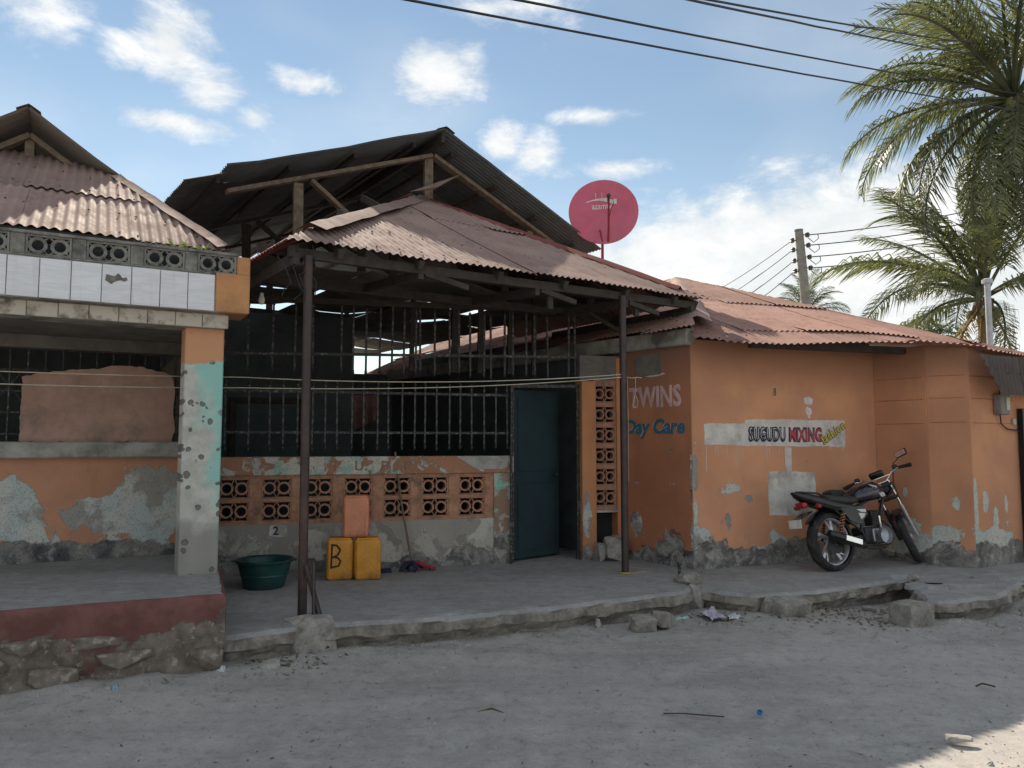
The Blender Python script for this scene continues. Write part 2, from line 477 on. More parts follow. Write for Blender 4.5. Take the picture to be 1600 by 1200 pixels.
def plinth_mat():
    m, t, b = new_mat('plinth')
    co = obj_co(t)
    z = t.sep(co)[2]
    n = t.noise(co, 2.1, 9, .65, .5)
    n2 = t.noise(co, 7, 8, .65)
    red = t.mix(t.ss(n2, .35, .65), (.135, .055, .048), (.19, .085, .072))
    st = t.mix(t.ss(n2, .35, .68), (.115, .088, .07), (.24, .205, .17))
    st = t.mix(t.m('MULTIPLY', t.ss(t.noise(co, 16, 6, .7), .56, .64), .7), st, (.38, .35, .31))
    f = t.ss(t.m('ADD', z, t.m('MULTIPLY', t.m('SUBTRACT', n, .5), 0.9)), .30, .335)
    f = t.m('MAXIMUM', f, t.m('MULTIPLY', t.ss(t.noise(t.vm('ADD', co, (3, 3, 9)), 1.5, 7, .6), .60, .62), .8))
    c = t.mix(f, st, red)
    t.put(b.inputs['Base Color'], c)
    b.inputs['Roughness'].default_value = .93
    t.put(b.inputs['Normal'], t.bump(t.m('ADD', n2, t.m('MULTIPLY', f, .3)), .8, .012))


plinth_mat()


def ground_mat(name, a, bcol, dust, grit=.5, sc=1.0, crack=0.0):
    m, t, b = new_mat(name)
    co = obj_co(t)
    n = t.noise(co, .55 * sc, 7, .6, .3)
    n2 = t.noise(co, 3.2 * sc, 8, .65)
    n3 = t.noise(co, 38, 5, .7)
    vv = t.voro(co, 55, 'F1', 1.0)
    v2 = t.voro(t.vm('ADD', co, (3, 1, 0)), 21, 'F1', 1.0)
    c = t.mix(t.ss(n, .32, .68), a, bcol)
    c = t.mix(t.m('MULTIPLY', t.ss(n2, .45, .68), .55), c, dust)
    rot = t.n('ShaderNodeMapping')
    t.put(rot.inputs['Vector'], co)
    rot.inputs['Rotation'].default_value = (0, 0, R(-23))
    rot.inputs['Scale'].default_value = (.22, 1.5, 1)
    drift = t.noise(rot.outputs[0], 1.6, 5, .6, .4)
    c = t.mix(t.m('MULTIPLY', t.ss(drift, .42, .66), .32), c, [x * 1.08 for x in dust])
    c = t.mix(t.m('MULTIPLY', t.ss(drift, .46, .30), .25), c, [x * .72 for x in a])
    mid = t.noise(co, 11, 6, .7)
    c = t.mix(t.m('MULTIPLY', t.ss(mid, .50, .68), .45), c, [x * .66 for x in a])
    c = t.mix(t.m('MULTIPLY', t.ss(mid, .46, .34), .30), c, [min(1, x * 1.12) for x in dust])
    c = t.mix(t.m('MULTIPLY', t.ss(n3, .5, .72), .35), c, [x * .55 for x in a])
    c = t.mix(t.m('MULTIPLY', t.ss(vv, .20, .12), grit), c, [min(1, x * 1.7) for x in bcol])
    c = t.mix(t.m('MULTIPLY', t.ss(v2, .10, .06), grit * 1.2), c, [x * .5 for x in a])
    h = t.m('ADD', t.m('MULTIPLY', n3, .6), t.m('MULTIPLY', n2, .6))
    h = t.m('ADD', h, t.m('MULTIPLY', t.ss(vv, .25, .05), .35))
    if crack:
        ce = t.voro(t.vm('ADD', co, t.vm('SCALE', co, (0, 0, 0))), .9, 'DISTANCE_TO_EDGE', 1.0)
        ce = t.m('ADD', ce, t.m('MULTIPLY', t.m('SUBTRACT', n2, .5), .06))
        cm = t.m('MULTIPLY', t.ss(ce, .012, .002), crack)
        c = t.mix(cm, c, [x * .35 for x in a])
        h = t.m('SUBTRACT', h, cm)
    t.put(b.inputs['Base Color'], c)
    b.inputs['Roughness'].default_value = .95
    b.inputs['Specular IOR Level'].default_value = .2
    t.put(b.inputs['Normal'], t.bump(h, .55, .012))


ground_mat('road_dirt', (.30, .286, .268), (.39, .371, .346), (.455, .433, .402), .42)
ground_mat('slab', (.26, .255, .248), (.335, .33, .322), (.40, .395, .383), .15, 1.6, .0)
ground_mat('gravel_mat', (.20, .19, .175), (.38, .365, .34), (.52, .50, .47), .2, 14.0)


def leaf_mat(name, a, bcol):
    m, t, b = new_mat(name)
    co = obj_co(t)
    c = t.mix(t.ss(t.noise(co, 1.8, 4, .6), .35, .65), a, bcol)
    k = t.m('ADD', .75, t.m('MULTIPLY', rnd(t), .5))
    cc = t.n('ShaderNodeCombineColor')
    for i in range(3):
        t.put(cc.inputs[i], k)
    c = t.mix(1.0, c, cc.outputs[0], 'MULTIPLY')
    t.put(b.inputs['Base Color'], c)
    b.inputs['Roughness'].default_value = .42
    tr = t.n('ShaderNodeBsdfTranslucent')
    t.put(tr.inputs[0], t.mix(1.0, c, (1.35, 1.4, .9), 'MULTIPLY'))
    mx = t.n('ShaderNodeMixShader')
    mx.inputs[0].default_value = .45
    t.t.links.new(b.outputs[0], mx.inputs[1])
    t.t.links.new(tr.outputs[0], mx.inputs[2])
    t.t.links.new(mx.outputs[0], t.t.nodes['Material Output'].inputs[0])


leaf_mat('palm_leaf', (.085, .100, .048), (.170, .180, .10))
leaf_mat('palm_dry', (.22, .15, .05), (.30, .22, .09))
leaf_mat('weed_leaf', (.10, .15, .03), (.17, .20, .06))
leaf_mat('bush_leaf', (.05, .075, .03), (.08, .11, .04))


# ------------------------------------------------------------------ mesh helpers
def FR(x, y, deg, z=0.0):
    return Matrix.Translation((x, y, z)) @ Matrix.Rotation(R(deg), 4, 'Z')


I4 = Matrix.Identity(4)
WM = {}


class MB:
    def __init__(self):
        self.v, self.f = [], []

    def add(self, vs, fs, M=None):
        o = len(self.v)
        self.v += [tuple(M @ Vector(p)) if M is not None else tuple(p) for p in vs]
        self.f += [tuple(i + o for i in q) for q in fs]
        return self

    def box(self, lo, hi, M=None, bev=0.0, jit=0.0):
        x0, y0, z0 = lo
        x1, y1, z1 = hi
        if bev <= 0:
            vs = [(x, y, z) for z in (z0, z1) for y in (y0, y1) for x in (x0, x1)]
            fs = [(0, 2, 3, 1), (4, 5, 7, 6), (0, 1, 5, 4), (2, 6, 7, 3), (0, 4, 6, 2), (1, 3, 7, 5)]
            return self.add(vs, fs, M)
        bm = bmesh.new()
        vs = [bm.verts.new((x, y, z)) for z in (z0, z1) for y in (y0, y1) for x in (x0, x1)]
        for q in [(0, 2, 3, 1), (4, 5, 7, 6), (0, 1, 5, 4), (2, 6, 7, 3), (0, 4, 6, 2), (1, 3, 7, 5)]:
            bm.faces.new([vs[i] for i in q])
        bmesh.ops.bevel(bm, geom=bm.edges[:], offset=bev, segments=1, affect='EDGES')
        self.bm(bm, M, jit)
        return self

    def bm(self, bm, M=None, jit=0.0):
        bm.verts.index_update()
        vs = [(v.co.x + random.uniform(-jit, jit), v.co.y + random.uniform(-jit, jit), v.co.z + random.uniform(-jit, jit)) for v in bm.verts]
        fs = [tuple(v.index for v in f.verts) for f in bm.faces]
        bm.free()
        return self.add(vs, fs, M)

    def bar(self, p, q, w, h, up=(0, 0, 1)):
        """rectangular bar from p to q: w across, h along 'up'"""
        p, q = Vector(p), Vector(q)
        d = (q - p).normalized()
        s = d.cross(Vector(up))
        if s.length < 1e-4:
            s = Vector((1, 0, 0))
        s.normalize()
        u = s.cross(d).normalized()
        vs = []
        for c in (p, q):
            for a, b in ((-1, -1), (1, -1), (1, 1), (-1, 1)):
                vs.append(c + s * a * w / 2 + u * b * h / 2)
        fs = [(3, 2, 1, 0), (4, 5, 6, 7)] + [(i, (i + 1) % 4, 4 + (i + 1) % 4, 4 + i) for i in range(4)]
        return self.add(vs, fs)

    def tube(self, pts, r, n=8, caps=True):
        pts = [Vector(p) for p in pts]
        rs = r if isinstance(r, (list, tuple)) else [r] * len(pts)
        vs, fs = [], []
        t0 = (pts[1] - pts[0]).normalized()
        nn = t0.orthogonal().normalized()
        for i, p in enumerate(pts):
            t = (pts[min(i + 1, len(pts) - 1)] - pts[max(i - 1, 0)]).normalized()
            nn = (nn - t * nn.dot(t)).normalized()
            b = t.cross(nn)
            for k in range(n):
                a = 2 * math.pi * k / n
                vs.append(p + (nn * math.cos(a) + b * math.sin(a)) * rs[i])
        for i in range(len(pts) - 1):
            for k in range(n):
                fs.append((i * n + k, i * n + (k + 1) % n, (i + 1) * n + (k + 1) % n, (i + 1) * n + k))
        if caps:
            fs.append(tuple(reversed(range(n))))
            fs.append(tuple(range((len(pts) - 1) * n, len(pts) * n)))
        return self.add(vs, fs)

    def lathe(self, prof, n=24, M=None, close=False):
        vs, fs = [], []
        for (r, z) in prof:
            for k in range(n):
                a = 2 * math.pi * k / n
                vs.append((r * math.cos(a), r * math.sin(a), z))
        m = len(prof)
        for i in range(m if close else m - 1):
            j = (i + 1) % m
            for k in range(n):
                fs.append((i * n + k, i * n + (k + 1) % n, j * n + (k + 1) % n, j * n + k))
        return self.add(vs, fs, M)

    def prism(self, poly, y0, y1, M=None):
        """polygon in x,z extruded along y"""
        n = len(poly)
        vs = [(x, y0, z) for x, z in poly] + [(x, y1, z) for x, z in poly]
        fs = [tuple(range(n)), tuple(reversed(range(n, 2 * n)))] + [(i, n + i, n + (i + 1) % n, (i + 1) % n) for i in range(n)]
        return self.add(vs, fs, M)

    def hull(self, c, s, seed, n=16, M=None, box=.6):
        rr = random.Random(seed)
        bm = bmesh.new()
        for i in range(n):
            p = Vector((rr.uniform(-1, 1), rr.uniform(-1, 1), rr.uniform(-1, 1)))
            mx = max(abs(p.x), abs(p.y), abs(p.z))
            p = p.lerp(p / mx, .85) * box + p.normalized() * (1 - box)
            bm.verts.new((c[0] + p.x * s[0], c[1] + p.y * s[1], c[2] + p.z * s[2]))
        r = bmesh.ops.convex_hull(bm, input=bm.verts[:])
        bmesh.ops.delete(bm, geom=[v for v in bm.verts if not v.link_faces], context='VERTS')
        return self.bm(bm, M)

    def mesh(self, name, mat, smooth=None):
        me = bpy.data.meshes.new(name)
        me.from_pydata(self.v, [], self.f)
        bm = bmesh.new()
        bm.from_mesh(me)
        bmesh.ops.recalc_face_normals(bm, faces=bm.faces[:])
        bm.to_mesh(me)
        bm.free()
        me.materials.append(MATS[mat])
        if smooth:
            me.shade_smooth()
            me.set_sharp_from_angle(angle=R(smooth))
        return me

    def build(self, name, mat, parent=None, M=None, frame=None, smooth=None):
        return put(name, self.mesh(name, mat, smooth), parent, M, frame)


def put(name, me, parent=None, M=None, frame=None):
    """link a mesh; its coordinates are in the parent's frame (times M), or in 'frame' (a world matrix) when given"""
    o = bpy.data.objects.new(name, me)
    COL.objects.link(o)
    pm = WM[parent] if parent is not None else I4
    if frame is None:
        w = pm @ (M if M is not None else I4)
    else:
        w = frame @ (M if M is not None else I4)
    if parent is not None:
        o.parent = parent
        o.matrix_basis = pm.inverted() @ w
    else:
        o.matrix_basis = w
    WM[o] = w
    return o


def tag(o, label=None, cat=None, group=None, kind=None):
    if label:
        o['label'] = label
    if cat:
        o['category'] = cat
    if group:
        o['group'] = group
    if kind:
        o['kind'] = kind
    return o


def thing(name, label, cat, frame=None, group=None):
    o = bpy.data.objects.new(name, None)
    o.empty_display_size = .2
    COL.objects.link(o)
    f = frame if frame is not None else I4
    o.matrix_basis = f
    WM[o] = f.copy()
    return tag(o, label, cat, group)


def dup_tree(o, frame, label, parent=None):
    c = o.copy()
    COL.objects.link(c)
    if parent is None:
        c.matrix_basis = frame
        c['label'] = label
        WM[c] = frame
    else:
        c.parent = parent
    for ch in list(o.children):
        dup_tree(ch, None, None, c)
    return c


def text_mesh(body, mat, size=1.0, depth=.002, offset=0.0, shear=0.0, spacing=1.0):
    cu = bpy.data.curves.new('lettering', 'FONT')
    cu.body = body
    cu.size = size
    cu.extrude = depth
    cu.offset = offset
    cu.shear = shear
    cu.space_character = spacing
    cu.resolution_u = 3
    ob = bpy.data.objects.new('lettering_tmp', cu)
    COL.objects.link(ob)
    dg = bpy.context.evaluated_depsgraph_get()
    me = bpy.data.meshes.new_from_object(ob.evaluated_get(dg))
    bpy.data.objects.remove(ob)
    me.materials.clear()
    me.materials.append(MATS[mat])
    xs = [v.co.x for v in me.vertices]
    ys = [v.co.y for v in me.vertices]
    return me, (min(xs), max(xs), min(ys), max(ys))


def letter(name, body, mat, parent, frame, x0, x1, z0, z1, y=-.004, offset=0.0, shear=0.0, spacing=1.0, rise=0.0, jag=0.0, depth=.002):
    """lettering fitted into the rectangle x0..x1, z0..z1 of a wall plane (wall faces -y)"""
    me, (ax, bx, ay, by) = text_mesh(body, mat, 1.0, depth, offset, shear, spacing)
    for v in me.vertices:
        fx = (v.co.x - ax) / (bx - ax)
        fz = (v.co.y - ay) / (by - ay)
        w = v.co.z
        j = jag * (noise.noise((v.co.x * 9, v.co.y * 9, 3)))
        v.co = (x0 + fx * (x1 - x0) + j, y - w, z0 + fz * (z1 - z0) + rise * fx + j)
    return put(name, me, parent, None, frame)


def ragged(poly, amp=.006, step=.04, sd=1):
    out = []
    n = len(poly)
    for i in range(n):
        (x0, z0), (x1, z1) = poly[i], poly[(i + 1) % n]
        k = max(1, int(math.hypot(x1 - x0, z1 - z0) / step))
        for j in range(k):
            f = j / k
            x, z = x0 + (x1 - x0) * f, z0 + (z1 - z0) * f
            out.append((x + amp * noise.noise((x * 23 + sd, z * 23, 1)), z + amp * 1.4 * noise.noise((x * 23, z * 23 + sd, 7))))
    return out


def vent_block(w, h, d, ring=.72, t=.016, mat='block_paint'):
    """pierced block: frame, two rings side by side, ribs to the corners"""
    m = MB()
    m.box((-w / 2, 0, -h / 2), (w / 2, d, -h / 2 + t))
    m.box((-w / 2, 0, h / 2 - t), (w / 2, d, h / 2))
    m.box((-w / 2, .001, -h / 2 + t), (-w / 2 + t, d - .001, h / 2 - t))
    m.box((w / 2 - t, .001, -h / 2 + t), (w / 2, d - .001, h / 2 - t))
    ro = min(w / 4 - t * .5, h / 2 - t * .8) * .99
    ri = ro * ring
    n = 12
    for cx in (-w / 4 + t * .15, w / 4 - t * .15):
        vs, fs = [], []
        for k in range(n):
            a = 2 * math.pi * (k + .5) / n
            for (rr, yy) in ((ro, .008), (ro, d - .008), (ri, d - .008), (ri, .008)):
                vs.append((cx + rr * math.cos(a), yy, rr * math.sin(a)))
        for k in range(n):
            for q in range(4):
                fs.append((k * 4 + q, k * 4 + (q + 1) % 4, ((k + 1) % n) * 4 + (q + 1) % 4, ((k + 1) % n) * 4 + q))
        m.add(vs, fs)
        for sx in (-1, 1):
            for sz in (-1, 1):
                a = (cx + sx * ro * .68, sz * ro * .68)
                b = (cx + sx * (w / 4 - t * .3), sz * (h / 2 - t * .6))
                m.bar((a[0], d / 2, a[1]), (b[0], d / 2, b[1]), d - .022, t * .7, (0, 0, 1))
    return m.mesh('vent_block', mat)


def clip_line(poly, u):
    ys = []
    n = len(poly)
    for i in range(n):
        (x0, y0), (x1, y1) = poly[i], poly[(i + 1) % n]
        if (x0 - u) * (x1 - u) <= 0 and abs(x1 - x0) > 1e-9:
            ys.append(y0 + (y1 - y0) * (u - x0) / (x1 - x0))
    return (min(ys), max(ys)) if len(ys) > 1 else None


def slope(parent, frame, O, U, Vd, poly, mat, sheet_w=.82, pitch=.076, amp=.010, courses=(), name='roof_sheet', warp=None, seed=1, sag=.006, start=None, cps=6):
    """a roof slope of separate corrugated sheets. O origin, U along the eave, Vd up the slope; poly is in (u, v)"""
    O, U, Vd = Vector(O), Vector(U).normalized(), Vector(Vd).normalized()
    N = U.cross(Vd).normalized()
    if N.z < 0:
        N = -N
    rr = random.Random(seed)
    us = [p[0] for p in poly]
    u0, u1 = min(us), max(us)
    vmax = max(p[1] for p in poly)
    cs = [-1e9] + list(courses) + [1e9]
    a = u0 if start is None else start
    k = 0
    nails = MB()
    while a < u1 - 1e-3:
        b = min(a + sheet_w, u1)
        for ci in range(len(cs) - 1):
            lo_c, hi_c = cs[ci], cs[ci + 1]
            m = MB()
            lap = .05
            ua, ub = max(a - lap * .5, u0 + 1e-4), min(b + lap * .5, u1 - 1e-4)
            nc = max(2, int((ub - ua) / (pitch / cps)))
            off = (k % 2) * .004 + ci * .012 + rr.uniform(0, .004)
            tip = rr.uniform(-1, 1) * .030
            curl = rr.uniform(-.016, .022)
            cols = []
            for i in range(nc + 1):
                u = ua + (ub - ua) * i / nc
                r = clip_line(poly, u)
                if not r:
                    continue
                lo, hi = max(r[0], lo_c - .08), min(r[1], hi_c)
                if hi - lo < .004:
                    continue
                if abs(lo - r[0]) < 1e-6 and ci == 0:
                    lo += tip * .7
                cols.append((u, lo, hi))
            if len(cols) < 2:
                continue
            L = max(c[2] - c[1] for c in cols)
            nr = max(2, min(8, int(L / .35) + 1))
            vs, fs = [], []
            for (u, lo, hi) in cols:
                for j in range(nr + 1):
                    f = j / nr
                    v = lo + (hi - lo) * f
                    p = O + U * u + Vd * v
                    h = amp * math.cos(2 * math.pi * u / pitch) + off
                    h += sag * noise.noise((u * 1.3 + seed, v * 1.3, seed * 3.1)) * 2
                    h += curl * max(0, 1 - (v - lo) / .35) ** 2 + .004 * noise.noise((u * 9, v * 5, seed))
                    p = p + N * h
                    if warp:
                        p = warp(u, v, p)
                    vs.append(p)
            for i in range(len(cols) - 1):
                for j in range(nr):
                    q = i * (nr + 1) + j
                    fs.append((q, q + nr + 1, q + nr + 2, q + 1))
            m.add(vs, fs)
            m.build(name, mat, parent, None, frame, smooth=50)
            for row in (.10, .55):
                for i in range(3, len(cols) - 2, cps * 3):
                    (u, lo, hi) = cols[i]
                    v = lo + row * min(hi - lo, 1.6)
                    if hi - lo < .25:
                        continue
                    p = O + U * u + Vd * v + N * (amp * math.cos(2 * math.pi * u / pitch) + off + .003)
                    if warp:
                        p = warp(u, v, p)
                    nails.add([p + U * .013, p + Vd * .013, p - U * .013, p - Vd * .013, p + N * .012], [(0, 1, 4), (1, 2, 4), (2, 3, 4), (3, 0, 4)])
        a = b
        k += 1
    if nails.v and mat not in ('roof_black',):
        nails.build('nail_heads', 'nail', parent, None, frame)['kind'] = 'stuff'


def cap_strip(parent, frame, p, q, mat, w=.13, drop=.05, name='ridge_cap', side=None, n=14, lift=.02, seed=0):
    """folded metal capping along a hip or ridge"""
    p, q = Vector(p), Vector(q)
    d = (q - p).normalized()
    s = d.cross(Vector((0, 0, 1))).normalized()
    up = Vector((0, 0, 1))
    vs, fs = [], []
    rr = random.Random(seed)
    for i in range(n + 1):
        c = p.lerp(q, i / n) + up * (lift + rr.uniform(-.006, .006))
        e = rr.uniform(-.012, .012)
        vs += [c - s * (w + e) - up * (drop + rr.uniform(-.008, .008)), c - s * w * .3 - up * .005, c + up * .012, c + s * w * .3 - up * .005, c + s * (w + e) - up * drop]
    for i in range(n):
        for k in range(4):
            fs.append((i * 5 + k, i * 5 + k + 1, (i + 1) * 5 + k + 1, (i + 1) * 5 + k))
    return MB().add(vs, fs).build(name, mat, parent, None, frame, smooth=40)

# ------------------------------------------------------------------ frames of the three houses
FA = FR(-2.364, 6.264, 29)        # left house: x along its front, origin at its corner column
FB = FR(1.178, 8.112, 35)         # middle house roofs: origin at the right canopy post
FW = FR(0.0, 8.836, 17)           # middle house front wall: origin at the left door jamb
FC = FR(1.963, 8.395, 20.45)      # right house front wall: origin at its near corner
FT = FR(1.963, 8.395, -50.95)     # right house side wall (runs to negative x)


def line_pts(p, q, step):
    p, q = Vector(p), Vector(q)
    n = max(1, int((q - p).length / step))
    return [p.lerp(q, i / n) for i in range(n)]


# ------------------------------------------------------------------ ground
KERB = [(-5.6, 3.75), (-3.2, 4.95), (-2.0, 5.48), (-1.45, 5.93), (-.5, 6.2), (.28, 6.6), (1.55, 7.2), (2.2, 7.05), (2.65, 7.05), (3.3, 6.6), (3.6, 6.7), (5.0, 7.7), (9, 10.5)]


def kerb_y(x):
    for (a, b), (c, d) in zip(KERB, KERB[1:]):
        if a <= x <= c:
            return b + (d - b) * (x - a) / (c - a)
    return 3.7 if x < 0 else 10.5


def ground_h(x, y):
    h = .030 * noise.noise((x * .55, y * .55, 1.0)) + .014 * noise.noise((x * 2.1, y * 2.1, 4.0)) + .006 * noise.noise((x * 7, y * 7, 2.0))
    q = -(x * math.sin(R(23))) + y * math.cos(R(23))      # distance across the street: two worn wheel tracks
    for c0 in (3.15, 4.45):
        h -= .020 * math.exp(-((q - c0 + .06 * noise.noise((x * .6, c0, 0))) / .13) ** 2) * (.6 + .6 * noise.noise((x * 2.3, q * 2, 6)))
    d = kerb_y(x) - y                      # rough shoulder of dirt against the kerbs
    if -1.2 < d < .8:
        h += .035 * max(0, 1 - abs(d - .1) / .8) * (1 + noise.noise((x * 3, y * 3, 8)))
    return h


def axis(lo, hi, step, far):
    a = []
    v = lo
    while v <= hi:
        a.append(v)
        v += step
    out, s = [], step
    v = hi
    while v < far:
        s *= 1.55
        v += s
        out.append(v)
    neg, s = [], step
    v = lo
    while v > -far:
        s *= 1.55
        v -= s
        neg.append(v)
    return list(reversed(neg)) + a + out


xs = axis(-4.6, 6.4, .065, 1500)
ys = axis(2.4, 8.6, .065, 1500)
vs, fs = [], []
for yy in ys:
    for xx in xs:
        near = -5 < xx < 7 and 1.5 < yy < 9
        vs.append((xx, yy, ground_h(xx, yy) if near else .02 * noise.noise((xx * .3, yy * .3, 1)) - .01))
nx = len(xs)
for j in range(len(ys) - 1):
    for i in range(nx - 1):
        fs.append((j * nx + i, j * nx + i + 1, (j + 1) * nx + i + 1, (j + 1) * nx + i))
g = MB().add(vs, fs).build('dirt_road', 'road_dirt', smooth=60)
tag(g, kind='structure')


def rough_slab(name, front, back, z, mat, side_drop, seed, lip=.05, jit=.02, step=.05):
    """a concrete apron: broken front edge, rounded lip, rough vertical face; back is a list of plain corner points"""
    pts = []
    for a, b in zip(front, front[1:]):
        pts += line_pts((a[0], a[1], 0), (b[0], b[1], 0), step)
    pts.append(Vector((front[-1][0], front[-1][1], 0)))
    n = len(pts)
    rows = [(-.30, .9, .05), (-side_drop - .01, 1.0, .05), (-side_drop * .80, .45, .045), (-side_drop * .62, -.30, .040), (-side_drop * .30, -.15, .030), (-.028, .0, .016), (.0, .55, .010), (.004, 1.6, .003)]
    vs, fs = [], []
    for i, p in enumerate(pts):
        a = pts[max(0, i - 3)]
        b = pts[min(n - 1, i + 3)]
        d = (b - a).normalized()
        nrm = Vector((d.y, -d.x, 0))       # outwards (towards the road)
        j0 = jit * 2.2 * noise.noise((p.x * 1.9 + seed, p.y * 1.9, 0)) + jit * 1.2 * noise.noise((p.x * 9 + seed, p.y * 9, 5))
        chip = max(0.0, noise.noise((p.x * 3.1 + seed * 2, p.y * 3.1, 9)) - .18) * .16
        for k, (dz, inn, jj) in enumerate(rows):
            off = j0 - inn * lip + jj * noise.noise((p.x * 6 + k * 3.3 + seed, p.y * 6, k * 2.0)) - (chip if k >= 5 else chip * .4)
            q = p + nrm * off
            dzz = jj * .5 * noise.noise((p.x * 8, p.y * 8 + k, seed)) - (chip * .35 if k in (5, 6) else 0)
            vs.append((q.x, q.y, z + dz + dzz * (1 if k < 7 else 0)))
    m = len(rows)
    for i in range(n - 1):
        for k in range(m - 1):
            fs.append((i * m + k, (i + 1) * m + k, (i + 1) * m + k + 1, i * m + k + 1))
    top = [i * m + m - 1 for i in range(n)]
    o = len(vs)
    for (x, y) in back:
        vs.append((x, y, z + .004))
    top += list(range(o, o + len(back)))
    fs.append(tuple(top))
    me = MB()
    me.add(vs, fs)
    ob = me.build(name, mat, None, None, I4)
    ob.data.materials.append(MATS['kerb_face'])
    for i, f in enumerate(ob.data.polygons):
        if i < (n - 1) * (m - 1) and i % (m - 1) < 5:
            f.material_index = 1
    return tag(ob, kind='structure')


porch = rough_slab('porch_pavement', [(-2.12, 5.50), (-2.0, 5.53), (-1.45, 5.91), (-.5, 6.13), (.264, 6.48), (1.1, 6.9), (1.56, 7.16), (1.74, 7.44)], [(2.05, 8.35), (1.9, 9.2), (2.5, 14), (-5, 13), (-3.6, 8)], .22, 'slab', .17, 3.0)
sp = rough_slab('side_pavement', [(1.56, 7.44), (1.75, 7.42), (1.95, 7.16), (2.2, 7.06), (2.64, 7.16), (3.2, 7.45), (3.84, 7.80), (4.25, 8.02)], [(5.2, 9.6), (3.0, 12), (2.0, 8.6)], .212, 'slab', .16, 8.0, jit=.022)
sq = rough_slab('kerb_pavement', [(3.98, 7.80), (3.80, 7.40), (3.70, 7.05), (3.68, 6.93), (3.74, 6.86), (3.86, 6.86), (4.36, 7.05), (5.12, 7.80), (6.2, 8.5), (8, 9.7)], [(8, 12), (5, 11), (4.3, 8.6)], .200, 'slab', .15, 5.0, jit=.022)

# broken patches of a second screed lying on the pavement on the right
m = MB()
for (cx, cy, sx, sy, sd) in ((4.35, 7.62, .42, .22, 3), (4.95, 7.95, .35, .16, 5), (3.95, 7.45, .2, .16, 9)):
    n = 22
    rr = random.Random(sd)
    ring = [(cx + sx * math.cos(2 * math.pi * k / n + .5) * rr.uniform(.75, 1.1), cy + sy * math.sin(2 * math.pi * k / n) * rr.uniform(.75, 1.1)) for k in range(n)]
    a = R(28)
    ring = [(cx + (x - cx) * math.cos(a) - (y - cy) * math.sin(a), cy + (x - cx) * math.sin(a) + (y - cy) * math.cos(a)) for x, y in ring]
    vs = [(x, y, .19) for x, y in ring] + [(cx + (x - cx) * .96, cy + (y - cy) * .96, .234) for x, y in ring]
    m.add(vs, [tuple(range(n, 2 * n))] + [(k, (k + 1) % n, n + (k + 1) % n, n + k) for k in range(n)])
m.build('screed_patch', 'slab', sq)

# ------------------------------------------------------------------ LEFT HOUSE
hA = thing('corner_house', 'orange house with white tiled beam, pitted white column and red plinth', 'house', FA)
# plinth
def plinth():
    f0 = [(-5.6, 3.62), (-3.2, 4.84), (-1.975, 5.40)]
    side = [(-1.975, 5.40), (-2.34, 6.30), (-2.95, 7.7)]
    pts = []
    for a, b in zip(f0 + side[1:], (f0 + side[1:])[1:]):
        pts += line_pts((a[0], a[1], 0), (b[0], b[1], 0), .05)
    pts.append(Vector((side[-1][0], side[-1][1], 0)))
    zs = [-.05, .03, .09, .15, .21, .27, .33, .39, .45, .50, .525, .54]
    vs, fs = [], []
    n = len(pts)
    for i, p in enumerate(pts):
        a, b = pts[max(0, i - 2)], pts[min(n - 1, i + 2)]
        d = (b - a).normalized()
        nr = Vector((d.y, -d.x, 0))
        for k, z in enumerate(zs):
            low = max(0, (.36 - z) / .36)
            c = noise.noise((p.x * 3.2, p.y * 3.2, z * 5))
            cell = noise.cell((p.x * 2.6 + .4 * c, p.y * 2.6, z * 7.5))
            off = .012 * noise.noise((p.x * 9, p.y * 9, z * 9)) + low * (.045 * c + .035 * cell) - low * .02
            if z > .5:
                off -= (z - .5) * .7 + .012 * noise.noise((p.x * 14, p.y * 14, 2))
            q = p + nr * off
            vs.append((q.x, q.y, z))
    m = len(zs)
    for i in range(n - 1):
        for k in range(m - 1):
            fs.append((i * m + k, (i + 1) * m + k, (i + 1) * m + k + 1, i * m + k + 1))
    MB().add(vs, fs).build('plinth', 'plinth', hA, None, I4, smooth=45)
    o = [vs[i * m + m - 1] for i in range(n)] + [(-6, 8.5, .54), (-8, 6.5, .54), (-7, 3.2, .54)]
    MB().add([(x, y, .541) for x, y, z in o], [tuple(range(len(o)))]).build('verandah_floor', 'slab', hA, None, I4)


plinth()
for i, (x, y, z, sx, sy, sz, sd) in enumerate([(-2.10, 5.375, .12, .13, .10, .085, 3), (-2.55, 5.17, .16, .20, .06, .07, 6), (-2.9, 4.97, .10, .16, .06, .08, 8), (-3.25, 4.80, .20, .17, .07, .06, 12), (-2.7, 5.10, .29, .17, .05, .05, 14), (-3.1, 4.9, .30, .14, .05, .05, 17)]):
    MB().hull((0, 0, 0), (sx, sy, sz), sd, 22, FR(0, 0, 26)).build('plinth_stone', 'plinth', hA, Matrix.Translation((x, y, z)), I4)
# column
m = MB().box((-.295, 0, .5), (0, .29, 2.53), bev=.008)
m.build('column', 'column_left', hA)
# back wall with the window opening
WY = 1.308
m = MB().box((-6, WY, .5), (-.03, WY + .15, 1.45))
m.build('wall', 'wall_left', hA)
MB().box((-.17, WY + .002, 1.445), (-.035, WY + .15, 3.0)).build('wall', 'wall_left', hA)
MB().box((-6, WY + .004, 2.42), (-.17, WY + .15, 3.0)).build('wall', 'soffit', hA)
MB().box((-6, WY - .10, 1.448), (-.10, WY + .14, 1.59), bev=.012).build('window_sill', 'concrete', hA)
MB().box((-.16, .30, .0), (-.02, 6, 2.5)).build('side_wall', 'soffit', hA)
